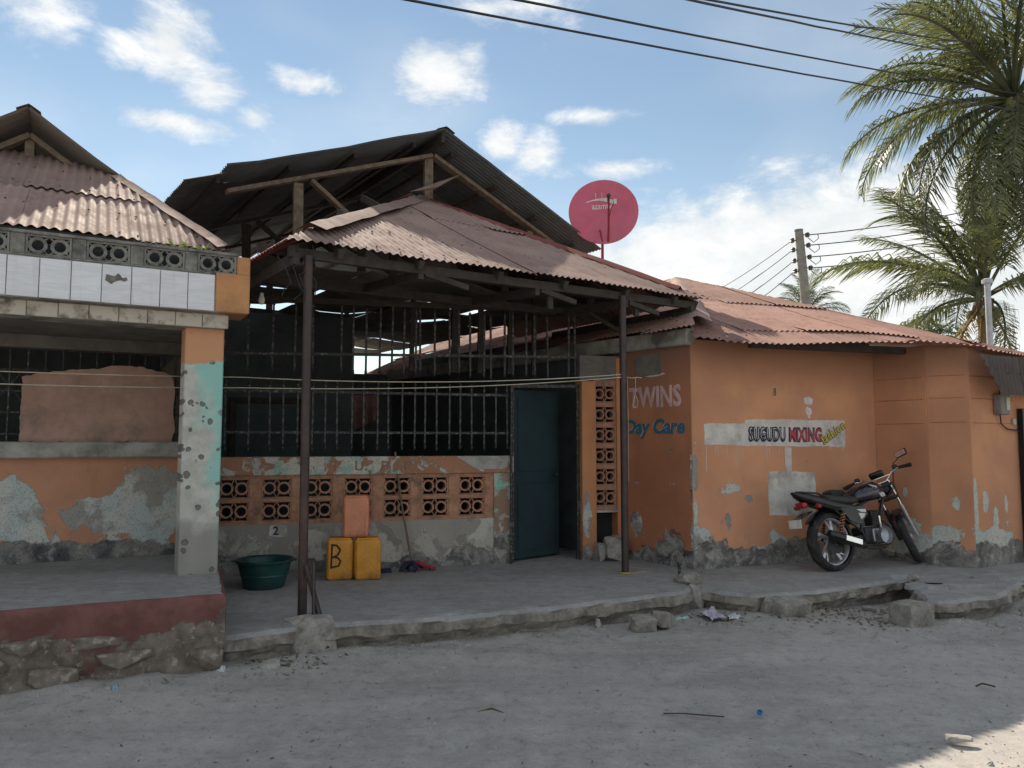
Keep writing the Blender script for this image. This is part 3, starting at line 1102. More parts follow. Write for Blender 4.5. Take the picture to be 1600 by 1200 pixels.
# half blocked window: rendered infill with a ragged top
rr = random.Random(4)
top = [(-1.47, 2.16), (-1.38, 2.185), (-1.27, 2.21), (-1.15, 2.225), (-1.0, 2.245), (-.86, 2.262), (-.78, 2.285), (-.7, 2.29), (-.55, 2.285), (-.42, 2.26), (-.32, 2.235), (-.27, 2.21), (-.235, 2.1), (-.25, 1.9), (-.23, 1.72), (-.26, 1.588)]
MB().prism(ragged([(-1.475, 1.588)] + top, .012, .03, 4), WY + .01, WY + .10).build('window_infill', 'infill', hA)
# window bars
m = MB()
for i in range(26):
    x = -3.6 + i * .135
    m.bar((x, WY + .12, 1.58), (x, WY + .12, 2.45), .012, .012, (0, 1, 0))
for k in range(5):
    z = 1.66 + k * .19
    m.bar((-3.7, WY + .133, z), (-.17, WY + .133, z), .012, .012)
for i in range(13):
    x = -3.6 + i * .27
    for s in (-1, 1):
        m.bar((x + .135 - s * .1, WY + .128, 1.95), (x + .135 + s * .1, WY + .128, 2.22), .008, .008, (0, 1, 0))
m.build('window_grille', 'iron_dark', hA)
# dark room behind
m = MB()
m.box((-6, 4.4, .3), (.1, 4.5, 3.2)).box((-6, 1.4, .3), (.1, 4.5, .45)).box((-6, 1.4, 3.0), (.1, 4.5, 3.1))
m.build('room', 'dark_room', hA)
# verandah soffit and beam
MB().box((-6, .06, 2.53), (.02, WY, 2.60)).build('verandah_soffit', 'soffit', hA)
beam = MB().box((-6, -.055, 2.505), (-.0, .20, 2.625)).box((-6, -.145, 2.625), (-.06, .25, 2.93)).build('beam', 'beam_grey', hA)
me_t = MB().box((-.0975, -.012, -.1455), (.0975, .0, .1455), bev=.003).mesh('tile', 'tile_white')
x = -.105 - .1
i = 0
while x > -3.6:
    t = put('tile', me_t, beam, Matrix.Translation((x, -.148, 2.776)) @ Matrix.Rotation(random.uniform(-.006, .006), 4, 'Y'))
    x -= .2
    i += 1
me_s = MB().box((-.0975, -.01, -.055), (.0975, .0, .055), bev=.003).mesh('tile', 'tile_old')
x = -.08
while x > -3.6:
    put('tile', me_s, beam, Matrix.Translation((x, -.058, 2.562)) @ Matrix.Rotation(random.uniform(-.01, .01), 4, 'Y'))
    x -= .2
# broken corner of one tile
ch = [(-.71, 2.86), (-.735, 2.835), (-.76, 2.838), (-.79, 2.845), (-.80, 2.80), (-.78, 2.79), (-.752, 2.775), (-.74, 2.79), (-.72, 2.80), (-.69, 2.81), (-.665, 2.80), (-.645, 2.815), (-.655, 2.835), (-.68, 2.828)]
MB().prism(ragged([(x - .085, z) for x, z in ch], .004, .012, 3), -.1635, -.150).build('tile_break', 'block_grey', beam)
MB().box((-.098, -.155, 2.628), (.165, .24, 2.945), bev=.006).build('beam_end', 'orange_block', hA)
MB().box((.062, -.12, 2.947), (.17, .2, 3.10), bev=.006).build('beam_end', 'orange_block', hA)
# pierced parapet
me_v = vent_block(.29, .15, .10, .62, .014, 'block_grey')
par = MB().box((-6, -.15, 2.932), (.058, -.02, 2.942)).box((-6, -.155, 3.094), (.066, -.01, 3.118), bev=.004).build('parapet', 'block_grey', hA)
x = -.09
while x > -3.6:
    put('vent_block', me_v, par, Matrix.Translation((x, -.14, 3.018)))
    MB().box((x - .24, -.145, 2.943), (x - .148, -.03, 3.093), bev=.004).build('parapet_pier', 'block_grey', par)
    x -= .388
MB().box((.052, -.125, 2.943), (.060, -.03, 3.093)).build('parapet_pier', 'block_grey', par)
MB().box((-6, .06, 2.94), (.05, .09, 3.08)).build('parapet_back', 'dark_room', par)

# roof of the left house
roofA = MB().bar((-2.97, .12, 3.15), (.03, .12, 3.15), .05, .09).bar((-.02, .2, 3.17), (-.02, 6, 3.17), .05, .09).build('roof', 'timber_dark', hA)
PKX, PKZ, GY = -1.555, 4.761, 1.8
FS = (4.20 - 3.21) / 1.7                 # pitch of the front slope
fl = math.hypot(1, FS)
slope(roofA, FA, (-3.13, .08, 3.19), (1, 0, 0), (0, 1, FS), [(0, 0), (3.14, 0), (3.13 - .748, 1.72 * fl), (1.575 + .32, 2.15 * fl), (1.575 - .32, 2.15 * fl), (.748, 1.72 * fl)], 'roof_faded', seed=2, courses=(1.25,))
TR = (PKZ - 4.20) / (-.748 - PKX)        # pitch of the gablet
rt = math.hypot(1, TR)
slope(roofA, FA, (-.70, GY, 4.20 - .048 * TR), (0, 1, 0), (-1, 0, TR), [(0, 0), (5, 0), (5, .855 * rt), (0, .855 * rt)], 'roof_grey', seed=5)
slope(roofA, FA, (2 * PKX + .70, GY, 4.20 - .048 * TR), (0, 1, 0), (1, 0, TR), [(0, 0), (5, 0), (5, .855 * rt), (0, .855 * rt)], 'roof_grey', seed=6)
hs = (4.17 - 3.20) / .76
slope(roofA, FA, (.02, .10, 3.20), (0, 1, 0), (-1, 0, hs), [(0, 0), (6.7, 0), (6.7, .76 * math.hypot(1, hs)), (1.72, .76 * math.hypot(1, hs))], 'roof_grey', seed=7)
cap_strip(roofA, FA, (-.76, GY, 4.215), (.02, .09, 3.215), 'roof_faded', .085, .03, seed=2)
cap_strip(roofA, FA, (PKX, GY - .03, PKZ), (PKX, 6, PKZ), 'roof_grey', .10, .05, seed=3)
MB().bar((PKX, 2.13, 4.60), (-.66, 2.13, 3.98), .05, .11, (0, 1, 0)).build('rafter', 'timber', roofA)
MB().bar((PKX, 2.13, 4.60), (2 * PKX + .66, 2.13, 3.98), .05, .11, (0, 1, 0)).build('rafter', 'timber', roofA)
MB().bar((PKX, 2.14, 4.58), (PKX, 2.14, 4.2), .08, .05, (0, 1, 0)).build('king_post', 'timber', roofA)
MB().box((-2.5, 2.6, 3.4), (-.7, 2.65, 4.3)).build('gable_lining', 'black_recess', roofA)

# ------------------------------------------------------------------ MIDDLE HOUSE
hB = thing('gabled_house', 'house with dark open gable, rusty hipped porch canopy and iron grille', 'house', FB)
# front dwarf wall (frame FW)
MB().box((-3.45, 0, .1), (-.215, .14, .735)).build('wall', 'wall_dwarf', hB, None, FW)
MB().box((-.215, -.012, .1), (0, .15, 1.238)).build('wall_pier', 'wall_pier', hB, None, FW)
MB().box((-3.45, -.03, 1.240), (.012, .17, 1.434), bev=.008).build('window_sill', 'wall_sill', hB, None, FW)
MB().prism([(-.66, 1.43), (-.50, 1.33), (-.42, 1.29), (-.12, 1.285), (-.06, 1.31), (-.05, 1.43)], -.034, -.028).build('plaster_patch', 'concrete', hB, None, FW)
m = MB()
for z0, z1 in ((.736, .766), (.975, 1.002), (1.212, 1.239)):
    m.box((-3.45, .004, z0), (-.217, .136, z1))
m.build('mullion', 'block_paint', hB, None, FW)
me_b = vent_block(.30, .207, .11, .70, .013, 'block_paint')
for i in range(7):
    cx = -2.99 + i * .42
    MB().box((cx + .152, .006, .767), (cx + .268 if i < 6 else -.216, .134, .974)).box((cx + .152, .006, 1.003), (cx + .268 if i < 6 else -.216, .134, 1.211)).build('mullion', 'block_paint', hB, None, FW)
    for z in (.8705, 1.107):
        put('vent_block', me_b, hB, Matrix.Translation((cx, .012, z)), FW)
MB().box((-3.45, .006, .767), (-3.142, .134, 1.211)).build('mullion', 'block_paint', hB, None, FW)
# old lettering on the sill and a little painted mark below
for ch, x0, mt in (('C', -2.92, 'letter_pale'), ('T', -2.02, 'letter_faint'), ('U', -1.77, 'letter_faint'), ('P', -1.49, 'letter_faint'), ('P', -1.24, 'letter_faint')):
    letter('lettering', ch, mt, hB, FW, x0, x0 + .085, 1.285, 1.385, -.0335, .01, jag=.01)
MB().prism([(-2.64, .62), (-2.63, .72), (-2.55, .735), (-2.46, .72), (-2.45, .61), (-2.53, .60)], -.004, .002).build('painted_panel', 'paint_white', hB, None, FW)
letter('lettering', '2', 'letter_navy', hB, FW, -2.60, -2.54, .625, .715, -.007, .02)

# iron grille above the dwarf wall
gr = MB().bar((-3.2, .05, 2.128), (-.02, .05, 2.128), .012, .028).build('window_grille', 'iron_dark', hB, None, FW)
MB().bar((-3.2, .05, 1.691), (-.02, .05, 1.691), .012, .026).build('grille_rail', 'iron_dark', gr, None, FW)
MB().bar((-3.2, .05, 2.515), (.86, .05, 2.60), .014, .03).build('grille_rail', 'iron_dark', gr, None, FW)
MB().bar((-3.2, .05, 3.10), (.86, .05, 3.16), .03, .06).build('grille_rail', 'timber_dark', gr, None, FW)
def spear(z0, z1, w=.018, both=True):
    b = MB().box((-w / 2, -w / 2, z0 + .05), (w / 2, w / 2, z1 - .05))
    for (za, s) in ((z0, 1), (z1, -1)):
        if not both and s > 0:
            continue
        b.lathe([(.001, 0), (.018, .026), (.013, .045), (.020, .052), (.010, .06)], 6, Matrix.Translation((0, 0, za)) @ Matrix.Scale(s, 4, (0, 0, 1)))
    return b.mesh('bar', 'iron_dark')
me_sp = spear(1.50, 2.255)
for x in (-3.085, -2.872, -2.65, -2.514, -2.371, -2.233, -2.087, -1.952, -1.817, -1.68, -1.542, -1.403, -1.277, -1.135, -1.005, -.87, -.736, -.604, -.455, -.327, -.191, -.039):
    put('bar', me_sp, gr, Matrix.Translation((x + random.uniform(-.008, .008), .038, random.uniform(-.015, .015))) @ Matrix.Rotation(random.uniform(-.008, .008), 4, 'Y'), FW)
me_up = spear(2.33, 3.10, .022)
for k, x in enumerate((-3.099, -2.886, -2.655, -2.44, -2.2, -1.926, -1.8, -1.672, -1.539, -1.406, -1.264, -1.121, -1.034, -.889, -.705, -.594, -.459, -.331, -.215, -.077, .047, .18, .322, .489, .698, .838)):
    put('bar', me_up, gr, Matrix.Translation((x, .066, random.uniform(-.04, .03))) @ Matrix.Rotation(random.uniform(-.012, .012), 4, 'Y'), FW)
for x, w in ((-1.121, .05), (-.62, .07), (-.31, .06), (.06, .06), (.36, .05)):
    MB().bar((x, .30, 2.4), (x + .02, .30, 3.4), w, .05, (0, 1, 0)).build('stud', 'timber_dark', gr, None, FW)

# doorway
dr = MB().bar((.012, .03, .22), (.012, .03, 2.25), .035, .035, (0, 1, 0)).bar((.82, .03, .22), (.82, .03, 2.25), .035, .035, (0, 1, 0)).bar((-.01, .03, 2.235), (.84, .03, 2.25), .035, .035).build('door_frame', 'iron_dark', hB, None, FW)
leafM = Matrix.Translation((.04, .06, 0)) @ Matrix.Rotation(R(25), 4, 'Z')
lf = MB().box((0, 0, .25), (.74, .035, 2.2), leafM, bev=.004).build('door', 'teal_room', hB, None, FW)
MB().box((.06, -.01, .35), (.68, .0, 1.1), leafM).box((.06, -.01, 1.25), (.68, .0, 2.1), leafM).build('door_panel', 'teal_room', lf, None, FW)
MB().tube([(.66, -.012, 1.2), (.66, -.05, 1.2), (.6, -.05, 1.2)], .01, 6).build('door_handle', 'iron_dark', lf, leafM, FW)
MB().tube([(-.035, -.07, .22), (-.02, -.05, 2.2)], .016, 6).build('jamb_pipe', 'iron_dark', hB, None, FW)
# pilaster and column of pierced blocks right of the door
MB().box((.842, -.06, .1), (1.02, .15, 2.31), bev=.006).build('pilaster', 'pilaster', hB, None, FW)
MB().box((1.305, -.02, .1), (1.40, .15, 2.60)).build('pilaster', 'pilaster', hB, None, FW)
me_c = vent_block(.275, .205, .11, .70, .013, 'block_orange_dull')
for k in range(6):
    zc = 2.165 - k * .246
    put('vent_block', me_c, hB, Matrix.Translation((1.162, .0, zc)), FW)
    MB().box((1.021, .004, zc - .143), (1.304, .12, zc - .104)).build('mullion', 'block_orange_dull', hB, None, FW)
MB().box((1.021, .004, 2.27), (1.304, .12, 2.33)).build('mullion', 'block_orange_dull', hB, None, FW)
MB().box((1.021, -.05, .765), (1.304, .12, .79)).build('ledge', 'concrete', hB, None, FW)
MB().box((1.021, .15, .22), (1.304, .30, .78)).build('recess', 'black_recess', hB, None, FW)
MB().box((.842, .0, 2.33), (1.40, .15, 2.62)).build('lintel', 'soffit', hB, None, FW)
MB().hull((1.19, -.16, .36), (.14, .12, .15), 31, 24, box=.9).build('seat_block', 'concrete_rough', hB, None, FW)
MB().hull((1.02, -.14, .32), (.07, .09, .11), 35, 20, box=.8).build('seat_block', 'concrete_rough', hB, None, FW)

# rooms behind the grille
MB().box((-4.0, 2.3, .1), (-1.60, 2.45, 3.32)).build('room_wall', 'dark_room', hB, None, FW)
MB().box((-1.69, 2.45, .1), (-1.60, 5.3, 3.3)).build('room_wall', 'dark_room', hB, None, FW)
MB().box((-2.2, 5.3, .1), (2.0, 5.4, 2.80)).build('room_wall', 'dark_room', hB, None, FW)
# old plank shelving and a doorway in the back wall, dimly seen
MB().box((-3.1, 2.26, .22), (-2.3, 2.30, 2.1)).build('inner_door', 'dark_room', hB, None, FW)
MB().bar((-3.14, 2.27, .2), (-3.14, 2.27, 2.16), .07, .08, (0, 1, 0)).bar((-2.26, 2.27, .2), (-2.26, 2.27, 2.16), .07, .08, (0, 1, 0)).bar((-3.17, 2.27, 2.14), (-2.23, 2.27, 2.14), .08, .07).build('door_frame', 'timber_dark', hB, None, FW)

vs, fs = [], []
for j in range(9):
    for i in range(13):
        u_, v_ = i / 12, j / 8
        vs.append((-1.74 + .30 * u_, .62 + .035 * math.sin(u_ * 14) * (.4 + v_) + .02 * noise.noise((u_ * 3, v_ * 3, 2)), 2.14 - .42 * v_ * (1 - .35 * u_)))
for j in range(8):
    for i in range(12):
        q = j * 13 + i
        fs.append((q, q + 1, q + 14, q + 13))
tag(MB().add(vs, fs).build('hanging_cloth', 'cloth_brown', None, None, FW, smooth=60), 'dull red brown cloth hanging behind the iron grille', 'cloth')
# left flank wall
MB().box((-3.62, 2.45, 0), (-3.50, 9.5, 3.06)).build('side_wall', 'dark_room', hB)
MB().box((-3.60, 4.2, 3.062), (-3.53, 9.5, 4.3)).build('side_sheet', 'timber_dark', hB)

# torn ceiling boards
rr = random.Random(8)
for j in range(6):
    for i in range(4):
        x0 = -3.45 + i * 1.12
        y0 = 1.25 + j * 1.2
        if (i, j) in ((0, 2),):
            continue
        nn_ = 6
        vs, fs = [], []
        tl = rr.uniform(-.05, .05)
        for b in range(nn_ + 1):
            for a in range(nn_ + 1):
                u_, v_ = a / nn_, b / nn_
                sag = -.13 * math.sin(math.pi * u_) * (.4 + .6 * rr.random() * .3) * (1 if j < 3 else .5)
                edge = .05 * noise.noise((i * 3 + a * .9, j * 3, 1)) if b == 0 else 0
                vs.append((x0 + 1.1 * u_, y0 + 1.18 * v_ + edge, 3.36 + sag + tl * (u_ - .5) + .02 * noise.noise((a, b, i + j))))
        for b in range(nn_):
            for a in range(nn_):
                q = b * (nn_ + 1) + a
                fs.append((q, q + 1, q + nn_ + 2, q + nn_ + 1))
        MB().add(vs, fs).build('ceiling_board', 'ceiling_board', hB, smooth=40)
for j in range(7):
    MB().bar((-3.5, 1.25 + j * 1.2, 3.42), (1.02, 1.25 + j * 1.2, 3.42), .05, .09).build('ceiling_joist', 'timber_dark', hB)

# gable roof
GP = Vector((-.49, 2.93, 5.866))
GL = Vector((-3.79, 2.93, 4.567))
GR = Vector((2.33, 2.93, 4.60))
roofB = MB().bar((GP.x, 3.0, GP.z - .10), (GP.x, 11, GP.z - .10), .06, .12).build('gable_roof', 'timber_dark', hB)
VL = (GP - GL).normalized()
lenL = (GP - GL).length
VR_ = (GP - GR).normalized()
lenR = (GP - GR).length
slope(roofB, FB, GL, (0, 1, 0), VL, [(0, .46), (8.2, .46), (8.2, lenL), (0, lenL)], 'roof_black', seed=11, sag=.01)
slope(roofB, FB, GL - Vector((0, 0, .012)), (0, 1, 0), VL, [(.20, 0), (8.2, 0), (8.2, .52), (.20, .52)], 'roof_black', seed=12, sag=.01)
slope(roofB, FB, GR, (0, 1, 0), VR_, [(0, 0), (8.2, 0), (8.2, lenR), (0, lenR)], 'roof_black', seed=13, sag=.01)
cap_strip(roofB, FB, (GP.x, 2.91, GP.z + .005), (GP.x, 11, GP.z + .005), 'roof_black', .14, .055, seed=9)
for yy in (3.35, 5.6, 7.9, 10.4):
    s = 'timber' if yy < 4 else 'timber_dark'
    MB().bar((-.49, yy, 5.62), (-3.26, yy, 4.575), .05, .125, (0, 1, 0)).build('rafter', s, roofB)
    MB().bar((-.46, yy, 5.625), (2.05, yy, 4.52), .05, .125, (0, 1, 0)).build('rafter', s, roofB)
    MB().bar((-.52, yy + .02, 5.62), (-.52, yy + .02, 4.3), .13, .05, (0, 1, 0)).build('king_post', s, roofB)
    MB().bar((-2.385, yy + .02, 4.86), (-2.37, yy + .02, 3.9), .12, .05, (0, 1, 0)).build('queen_post', s, roofB)
    MB().bar((-2.22, yy + .025, 4.93), (-1.5, yy + .025, 4.42), .05, .10, (0, 1, 0)).build('strut', s, roofB)
    MB().bar((1.25, yy + .02, 4.82), (1.25, yy + .02, 3.9), .10, .05, (0, 1, 0)).build('queen_post', s, roofB)
    MB().bar((-2.4 if yy < 4 else -3.4, yy + .03, 4.2), (2.1, yy + .03, 4.2), .05, .11, (0, 1, 0)).build('tie_beam', 'timber_dark', roofB)
for f in (.12, .38, .64, .90):
    p = GL.lerp(GP, f) - Vector((0, 0, .07))
    MB().bar((p.x, 3.22, p.z), (p.x, 11, p.z), .05, .06).build('purlin', 'timber_dark', roofB)
    p = GR.lerp(GP, f) - Vector((0, 0, .07))
    MB().bar((p.x, 3.22, p.z), (p.x, 11, p.z), .05, .06).build('purlin', 'timber_dark', roofB)

# porch canopy: hipped corrugated roof on two pipes
EL = Vector((-3.69, -.10, 3.175))
ER = Vector((1.31, -.06, 3.235))
CP = Vector((-.60, 3.45, 5.02))
roofK = MB().bar((-3.6, .06, 3.115), (1.2, .06, 3.17), .05, .08).build('porch_canopy', 'timber_dark', hB)
Uf = (ER - EL).normalized()
Wf = (ER - EL).length
def uvof(p, O, U):
    d = p - O
    u_ = d.dot(U)
    return u_, (d - U * u_).length
cu_, cv_ = uvof(CP, EL, Uf)
Vf = (CP - EL - Uf * cu_).normalized()
slope(roofK, FB, EL, Uf, Vf, [(0, 0), (Wf, 0), (cu_ + .10, cv_ + .02), (cu_ - .10, cv_ + .02)], 'roof_faded', seed=21, courses=(2.3,), sag=.009)
Ub = Vector((0, 1, 0))
lu, lv = uvof(CP, EL, Ub)
slope(roofK, FB, EL, Ub, (CP - EL - Ub * lu), [(0, 0), (3.9, 0), (3.9, lv), (lu, lv)], 'roof_maroon', seed=22, sag=.012)
ru, rv = uvof(CP, ER, Ub)
slope(roofK, FB, ER, Ub, (CP - ER - Ub * ru), [(0, 0), (3.9, 0), (3.9, rv), (ru, rv)], 'roof_red', seed=23, sag=.012)
# one maroon sheet standing proud at the top of the left slope
pl = EL + Ub * 3.1 + (CP - EL - Ub * lu) * .62 + Vector((0, 0, .10))
slope(roofK, FB, pl, Ub, (CP - EL - Ub * lu), [(0, 0), (.75, 0), (.75, .95), (0, .95)], 'roof_maroon', seed=24)
cap_strip(roofK, FB, EL + Vector((.30, .26, .20)), CP + Vector((.0, .0, .01)), 'roof_faded', .14, .055, seed=5, n=20, lift=.03)
cap_strip(roofK, FB, ER + Vector((-.25, .2, .12)), CP + Vector((.05, .0, .0)), 'roof_maroon', .12, .05, seed=6, n=24, lift=.03)
# the bent end of the ridge flashing
MB().add([(-.98, 3.05, 4.93), (-.62, 2.9, 5.03), (-.14, 3.12, 5.36), (-.45, 3.35, 5.14)], [(0, 1, 2, 3)]).build('flashing', 'roof_faded', roofK)
for t_ in (.10, .25, .42, .58, .75, .9):
    a = EL.lerp(ER, t_) + Vector((0, .05, -.045))
    ht = min(t_ / .46, (1 - t_) / .54) * .97
    b = a + Vf * (cv_ * ht) - Vector((0, 0, .02))
    MB().bar(a, b, .05, .08).build('rafter', 'timber_dark', roofK)
MB().bar(EL + Vector((.1, .1, -.06)), CP - Vector((0, 0, .10)), .05, .09).build('hip_rafter', 'timber_dark', roofK)
MB().bar(ER + Vector((-.1, .1, -.06)), CP - Vector((0, 0, .10)), .05, .09).build('hip_rafter', 'timber_dark', roofK)
MB().bar((-3.55, .0, 3.06), (-3.55, 2.5, 3.06), .05, .10).build('wall_plate', 'timber_dark', roofK)
MB().bar((1.10, .0, 3.10), (1.10, 2.6, 3.10), .05, .10).build('wall_plate', 'timber_dark', roofK)
MB().bar((-3.5, 1.25, 3.13), (1.1, 1.25, 3.17), .05, .09).build('wall_plate', 'timber_dark', roofK)
for xx in (-2.4, -1.1, .1):
    MB().bar((xx, .04, 3.08), (xx, 1.3, 3.16), .05, .08).build('tie_beam', 'timber_dark', roofK)
    MB().bar((xx + .02, .65, 3.12), (xx + .02, .65, 3.55), .07, .05, (0, 1, 0)).build('prop', 'timber_dark', roofK)
    MB().bar((xx + .05, .06, 3.10), (xx + .5, .06, 3.02), .04, .05).build('brace', 'timber_dark', roofK)
# odd ends of timber hanging from the canopy edge
MB().bar((.35, 1.0, 3.16), (.62, .75, 2.92), .09, .04).build('loose_board', 'timber_dark', roofK)
MB().bar((-.9, .1, 3.05), (-.9, .1, 2.93), .06, .03, (0, 1, 0)).build('loose_board', 'timber_dark', roofK)
MB().bar((.3, .1, 3.09), (.3, .1, 2.97), .06, .03, (0, 1, 0)).build('loose_board', 'timber_dark', roofK)
p1 = MB().tube([(-3.445, .0, .16), (-3.452, .0, 3.09)], .036, 12).build('post', 'post_paint', hB, smooth=40)
p2 = MB().tube([(.0, .0, .2), (.02, .02, 3.15)], .038, 12).build('post', 'post_paint', hB, smooth=40)
MB().lathe([(.045, .0), (.06, .006), (.062, .016), (.045, .022)], 14, Matrix.Translation((0, 0, .222))).build('rope_ring', 'rope_yellow', hB)
MB().tube([(.05, -.02, .228), (.12, -.05, .226), (.19, -.01, .226), (.26, -.04, .226), (.31, .0, .226)], .005, 5).build('rope_ring', 'rope_yellow', hB)
m = MB()
m.hull((-3.46, -.20, .10), (.17, .17, .19), 41, 30, box=.85)
m.build('post_footing', 'concrete_rough', hB)
MB().hull((-3.35, -.06, .12), (.12, .12, .13), 43, 22, box=.7).build('post_footing', 'concrete_rough', hB)
MB().tube([(-3.44, -.055, .62), (-3.39, -.22, .27), (-3.37, -.34, .04)], .022, 7).build('footing_brace', 'post_paint', hB)
MB().tube([(-3.41, -.13, .66), (-3.46, -.3, .02)], .014, 6).build('footing_brace', 'post_paint', hB)
# cords of the old wiring under the canopy corner
for k in range(6):
    x0 = -3.55 + random.uniform(-.1, .2)
    pts = [(x0 + .05 * math.sin(i * 1.7 + k) + i * .01 * (k - 2), -.02 + .03 * k, 3.15 - i * .085 + .03 * math.cos(i * 2 + k)) for i in range(6)]
    MB().tube(pts, .004, 4).build('old_wiring', 'cable', hB)
MB().lathe([(.001, .0), (.018, .004), (.030, .03), (.030, .05), (.018, .085), (.016, .11)], 12, Matrix.Translation((-3.46, 1.2, 2.87))).build('light_bulb', 'enamel_white', hB, smooth=50)

# ------------------------------------------------------------------ RIGHT HOUSE
hC = thing('orange_house', 'orange day care house with red iron roof, painted lettering and flaking walls', 'house', FC)


def wall_seg(p, q, z0, z1, mat, name='wall', th=.15, shift=0.0, ext=0.0):
    ang = math.degrees(math.atan2(q[1] - p[1], q[0] - p[0]))
    L = math.hypot(q[0] - p[0], q[1] - p[1]) + ext
    f = FR(p[0], p[1], ang) @ Matrix.Translation((-shift, 0, 0))
    MB().box((shift, 0, z0), (shift + L, th, z1), bev=.006).build(name, mat, hC, None, f)
    return f


PC = [(1.963, 8.395), (4.39, 9.3), (4.753, 8.80), (5.119, 8.58), (5.922, 9.02), (7.6, 9.95)]
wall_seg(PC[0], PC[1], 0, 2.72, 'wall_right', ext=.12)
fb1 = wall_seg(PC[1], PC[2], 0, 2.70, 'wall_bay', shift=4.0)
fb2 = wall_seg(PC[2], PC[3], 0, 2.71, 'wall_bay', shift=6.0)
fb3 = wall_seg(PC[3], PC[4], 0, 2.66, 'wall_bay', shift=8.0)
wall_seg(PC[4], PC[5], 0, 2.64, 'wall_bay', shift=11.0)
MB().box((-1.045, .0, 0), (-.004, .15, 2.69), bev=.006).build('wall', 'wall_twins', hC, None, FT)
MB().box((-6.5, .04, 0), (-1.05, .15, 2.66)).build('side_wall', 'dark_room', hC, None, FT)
MB().box((-6.5, -.085, 2.655), (.015, .10, 2.835), bev=.012).build('side_beam', 'beam_grey', hC, None, FT)
MB().box((-.80, -.012, 2.36), (-.42, .0, 2.60)).build('blocked_vent', 'soffit', hC, None, FT)
MB().prism([(-.66, 2.345), (-.6, 2.355), (-.5, 2.36), (-.38, 2.375), (-.36, 2.36), (-.45, 2.345), (-.56, 2.335)], -.004, .001).build('plaster_patch', 'paint_white', hC, None, FT)
MB().box((.3, 2.6, 0), (5.2, 2.7, 3.5)).build('sky_blocker', 'dark_room', hC, None, FC)  # added inside the hollow house to block sky leaking under the front eave
MB().box((-6.5, .45, 2.5), (-.35, .55, 3.05)).build('sky_blocker', 'dark_room', hC, None, FT)  # added strip behind the side beam, blocks sky leaking over it
# rendered joints round the bay
for f, s0, L, dz in ((fb1, 4.0, .617, .0), (fb2, 6.0, .427, .01), (fb3, 8.0, .9, .0)):
    for z in (2.33, 2.075, 1.80):
        MB().box((s0 + .03, -.004, z + dz), (s0 + L - .04, .004, z + dz + .008)).build('plaster_joint', 'groove', hC, None, f)
# painted signs
strip = [(.155, 1.555), (.40, 1.560), (.70, 1.548), (1.1, 1.545), (1.5, 1.535), (1.8, 1.54), (2.118, 1.525), (2.125, 1.65), (2.12, 1.842), (1.95, 1.848), (1.6, 1.842), (1.3, 1.85), (1.0, 1.845), (.70, 1.842), (.692, 1.80), (.5, 1.792), (.3, 1.80), (.155, 1.79), (.162, 1.68)]
sg = MB().prism(ragged(strip), -.003, .001).build('painted_sign', 'paint_white', hC, None, FC)
letter('lettering', 'SUGUDU', 'letter_navy', sg, FC, .738, 1.252, 1.59, 1.765, -.006, .06, spacing=1.05, jag=.007)
letter('lettering', 'SUGUDU', 'print_white', sg, FC, .756, 1.232, 1.612, 1.750, -.009, -.016, spacing=1.13)
letter('lettering', 'SUGUDU', 'letter_navy', sg, FC, .766, 1.240, 1.606, 1.742, -.012, -.004, spacing=1.11)
letter('lettering', 'MIXING', 'letter_navy', sg, FC, 1.295, 1.772, 1.588, 1.762, -.006, .05, spacing=1.05, jag=.007)
letter('lettering', 'MIXING', 'letter_red', sg, FC, 1.308, 1.76, 1.602, 1.745, -.009, .022, spacing=1.09, jag=.007)
fF = FC @ Matrix.Translation((1.78, 0, 1.575)) @ Matrix.Rotation(R(-31), 4, 'Y')
letter('lettering', 'fashion', 'letter_navy', sg, fF, .0, .40, -.03, .085, -.007, .045, spacing=1.05)
letter('lettering', 'fashion', 'letter_yellow', sg, fF, .006, .394, -.022, .079, -.010, .02, spacing=1.07)
patch = MB().prism(ragged([(1.0, 1.252), (1.235, 1.262), (1.655, 1.235), (1.668, .99), (1.655, .765), (1.3, .755), (1.005, .765), (.992, 1.0)], .007, .04, 5), -.003, .001).build('painted_sign', 'paint_white', hC, None, FC)
MB().prism([(1.238, 1.263), (1.236, 1.53), (1.332, 1.526), (1.328, 1.258)], -.0035, .001).build('painted_stem', 'paint_white', patch, None, FC)
n8 = MB().box((1.08, -.004, 2.10), (1.150, .0, 2.225)).build('number_panel', 'number_plate_paint', hC, None, FC)
letter('lettering', '8', 'letter_brown', n8, FC, 1.095, 1.135, 2.118, 2.208, -.007, .0)
# torn poster remains
for pts in ([(1.53, 2.10), (1.60, 2.12), (1.66, 2.09), (1.65, 2.03), (1.58, 2.02), (1.54, 2.04)], [(1.57, 2.0), (1.63, 1.98), (1.64, 1.92), (1.61, 1.90), (1.615, 1.86), (1.585, 1.87), (1.56, 1.92), (1.545, 1.96)]):
    MB().prism(pts, -.005, .001).build('poster_scrap', 'print_white', hC, None, FC)
# drips under the strip
for x, l in ((.18, .28), (.30, .07), (.33, .1), (.45, .09), (.58, .25), (.66, .11), (.86, .07), (.97, .1), (.99, .14), (1.02, .12), (1.16, .08), (1.9, .05), (2.08, .06)):
    MB().box((x - .004, -.003, 1.54 - l), (x + .003, .001, 1.545)).build('paint_drip', 'letter_pale', sg, None, FC)
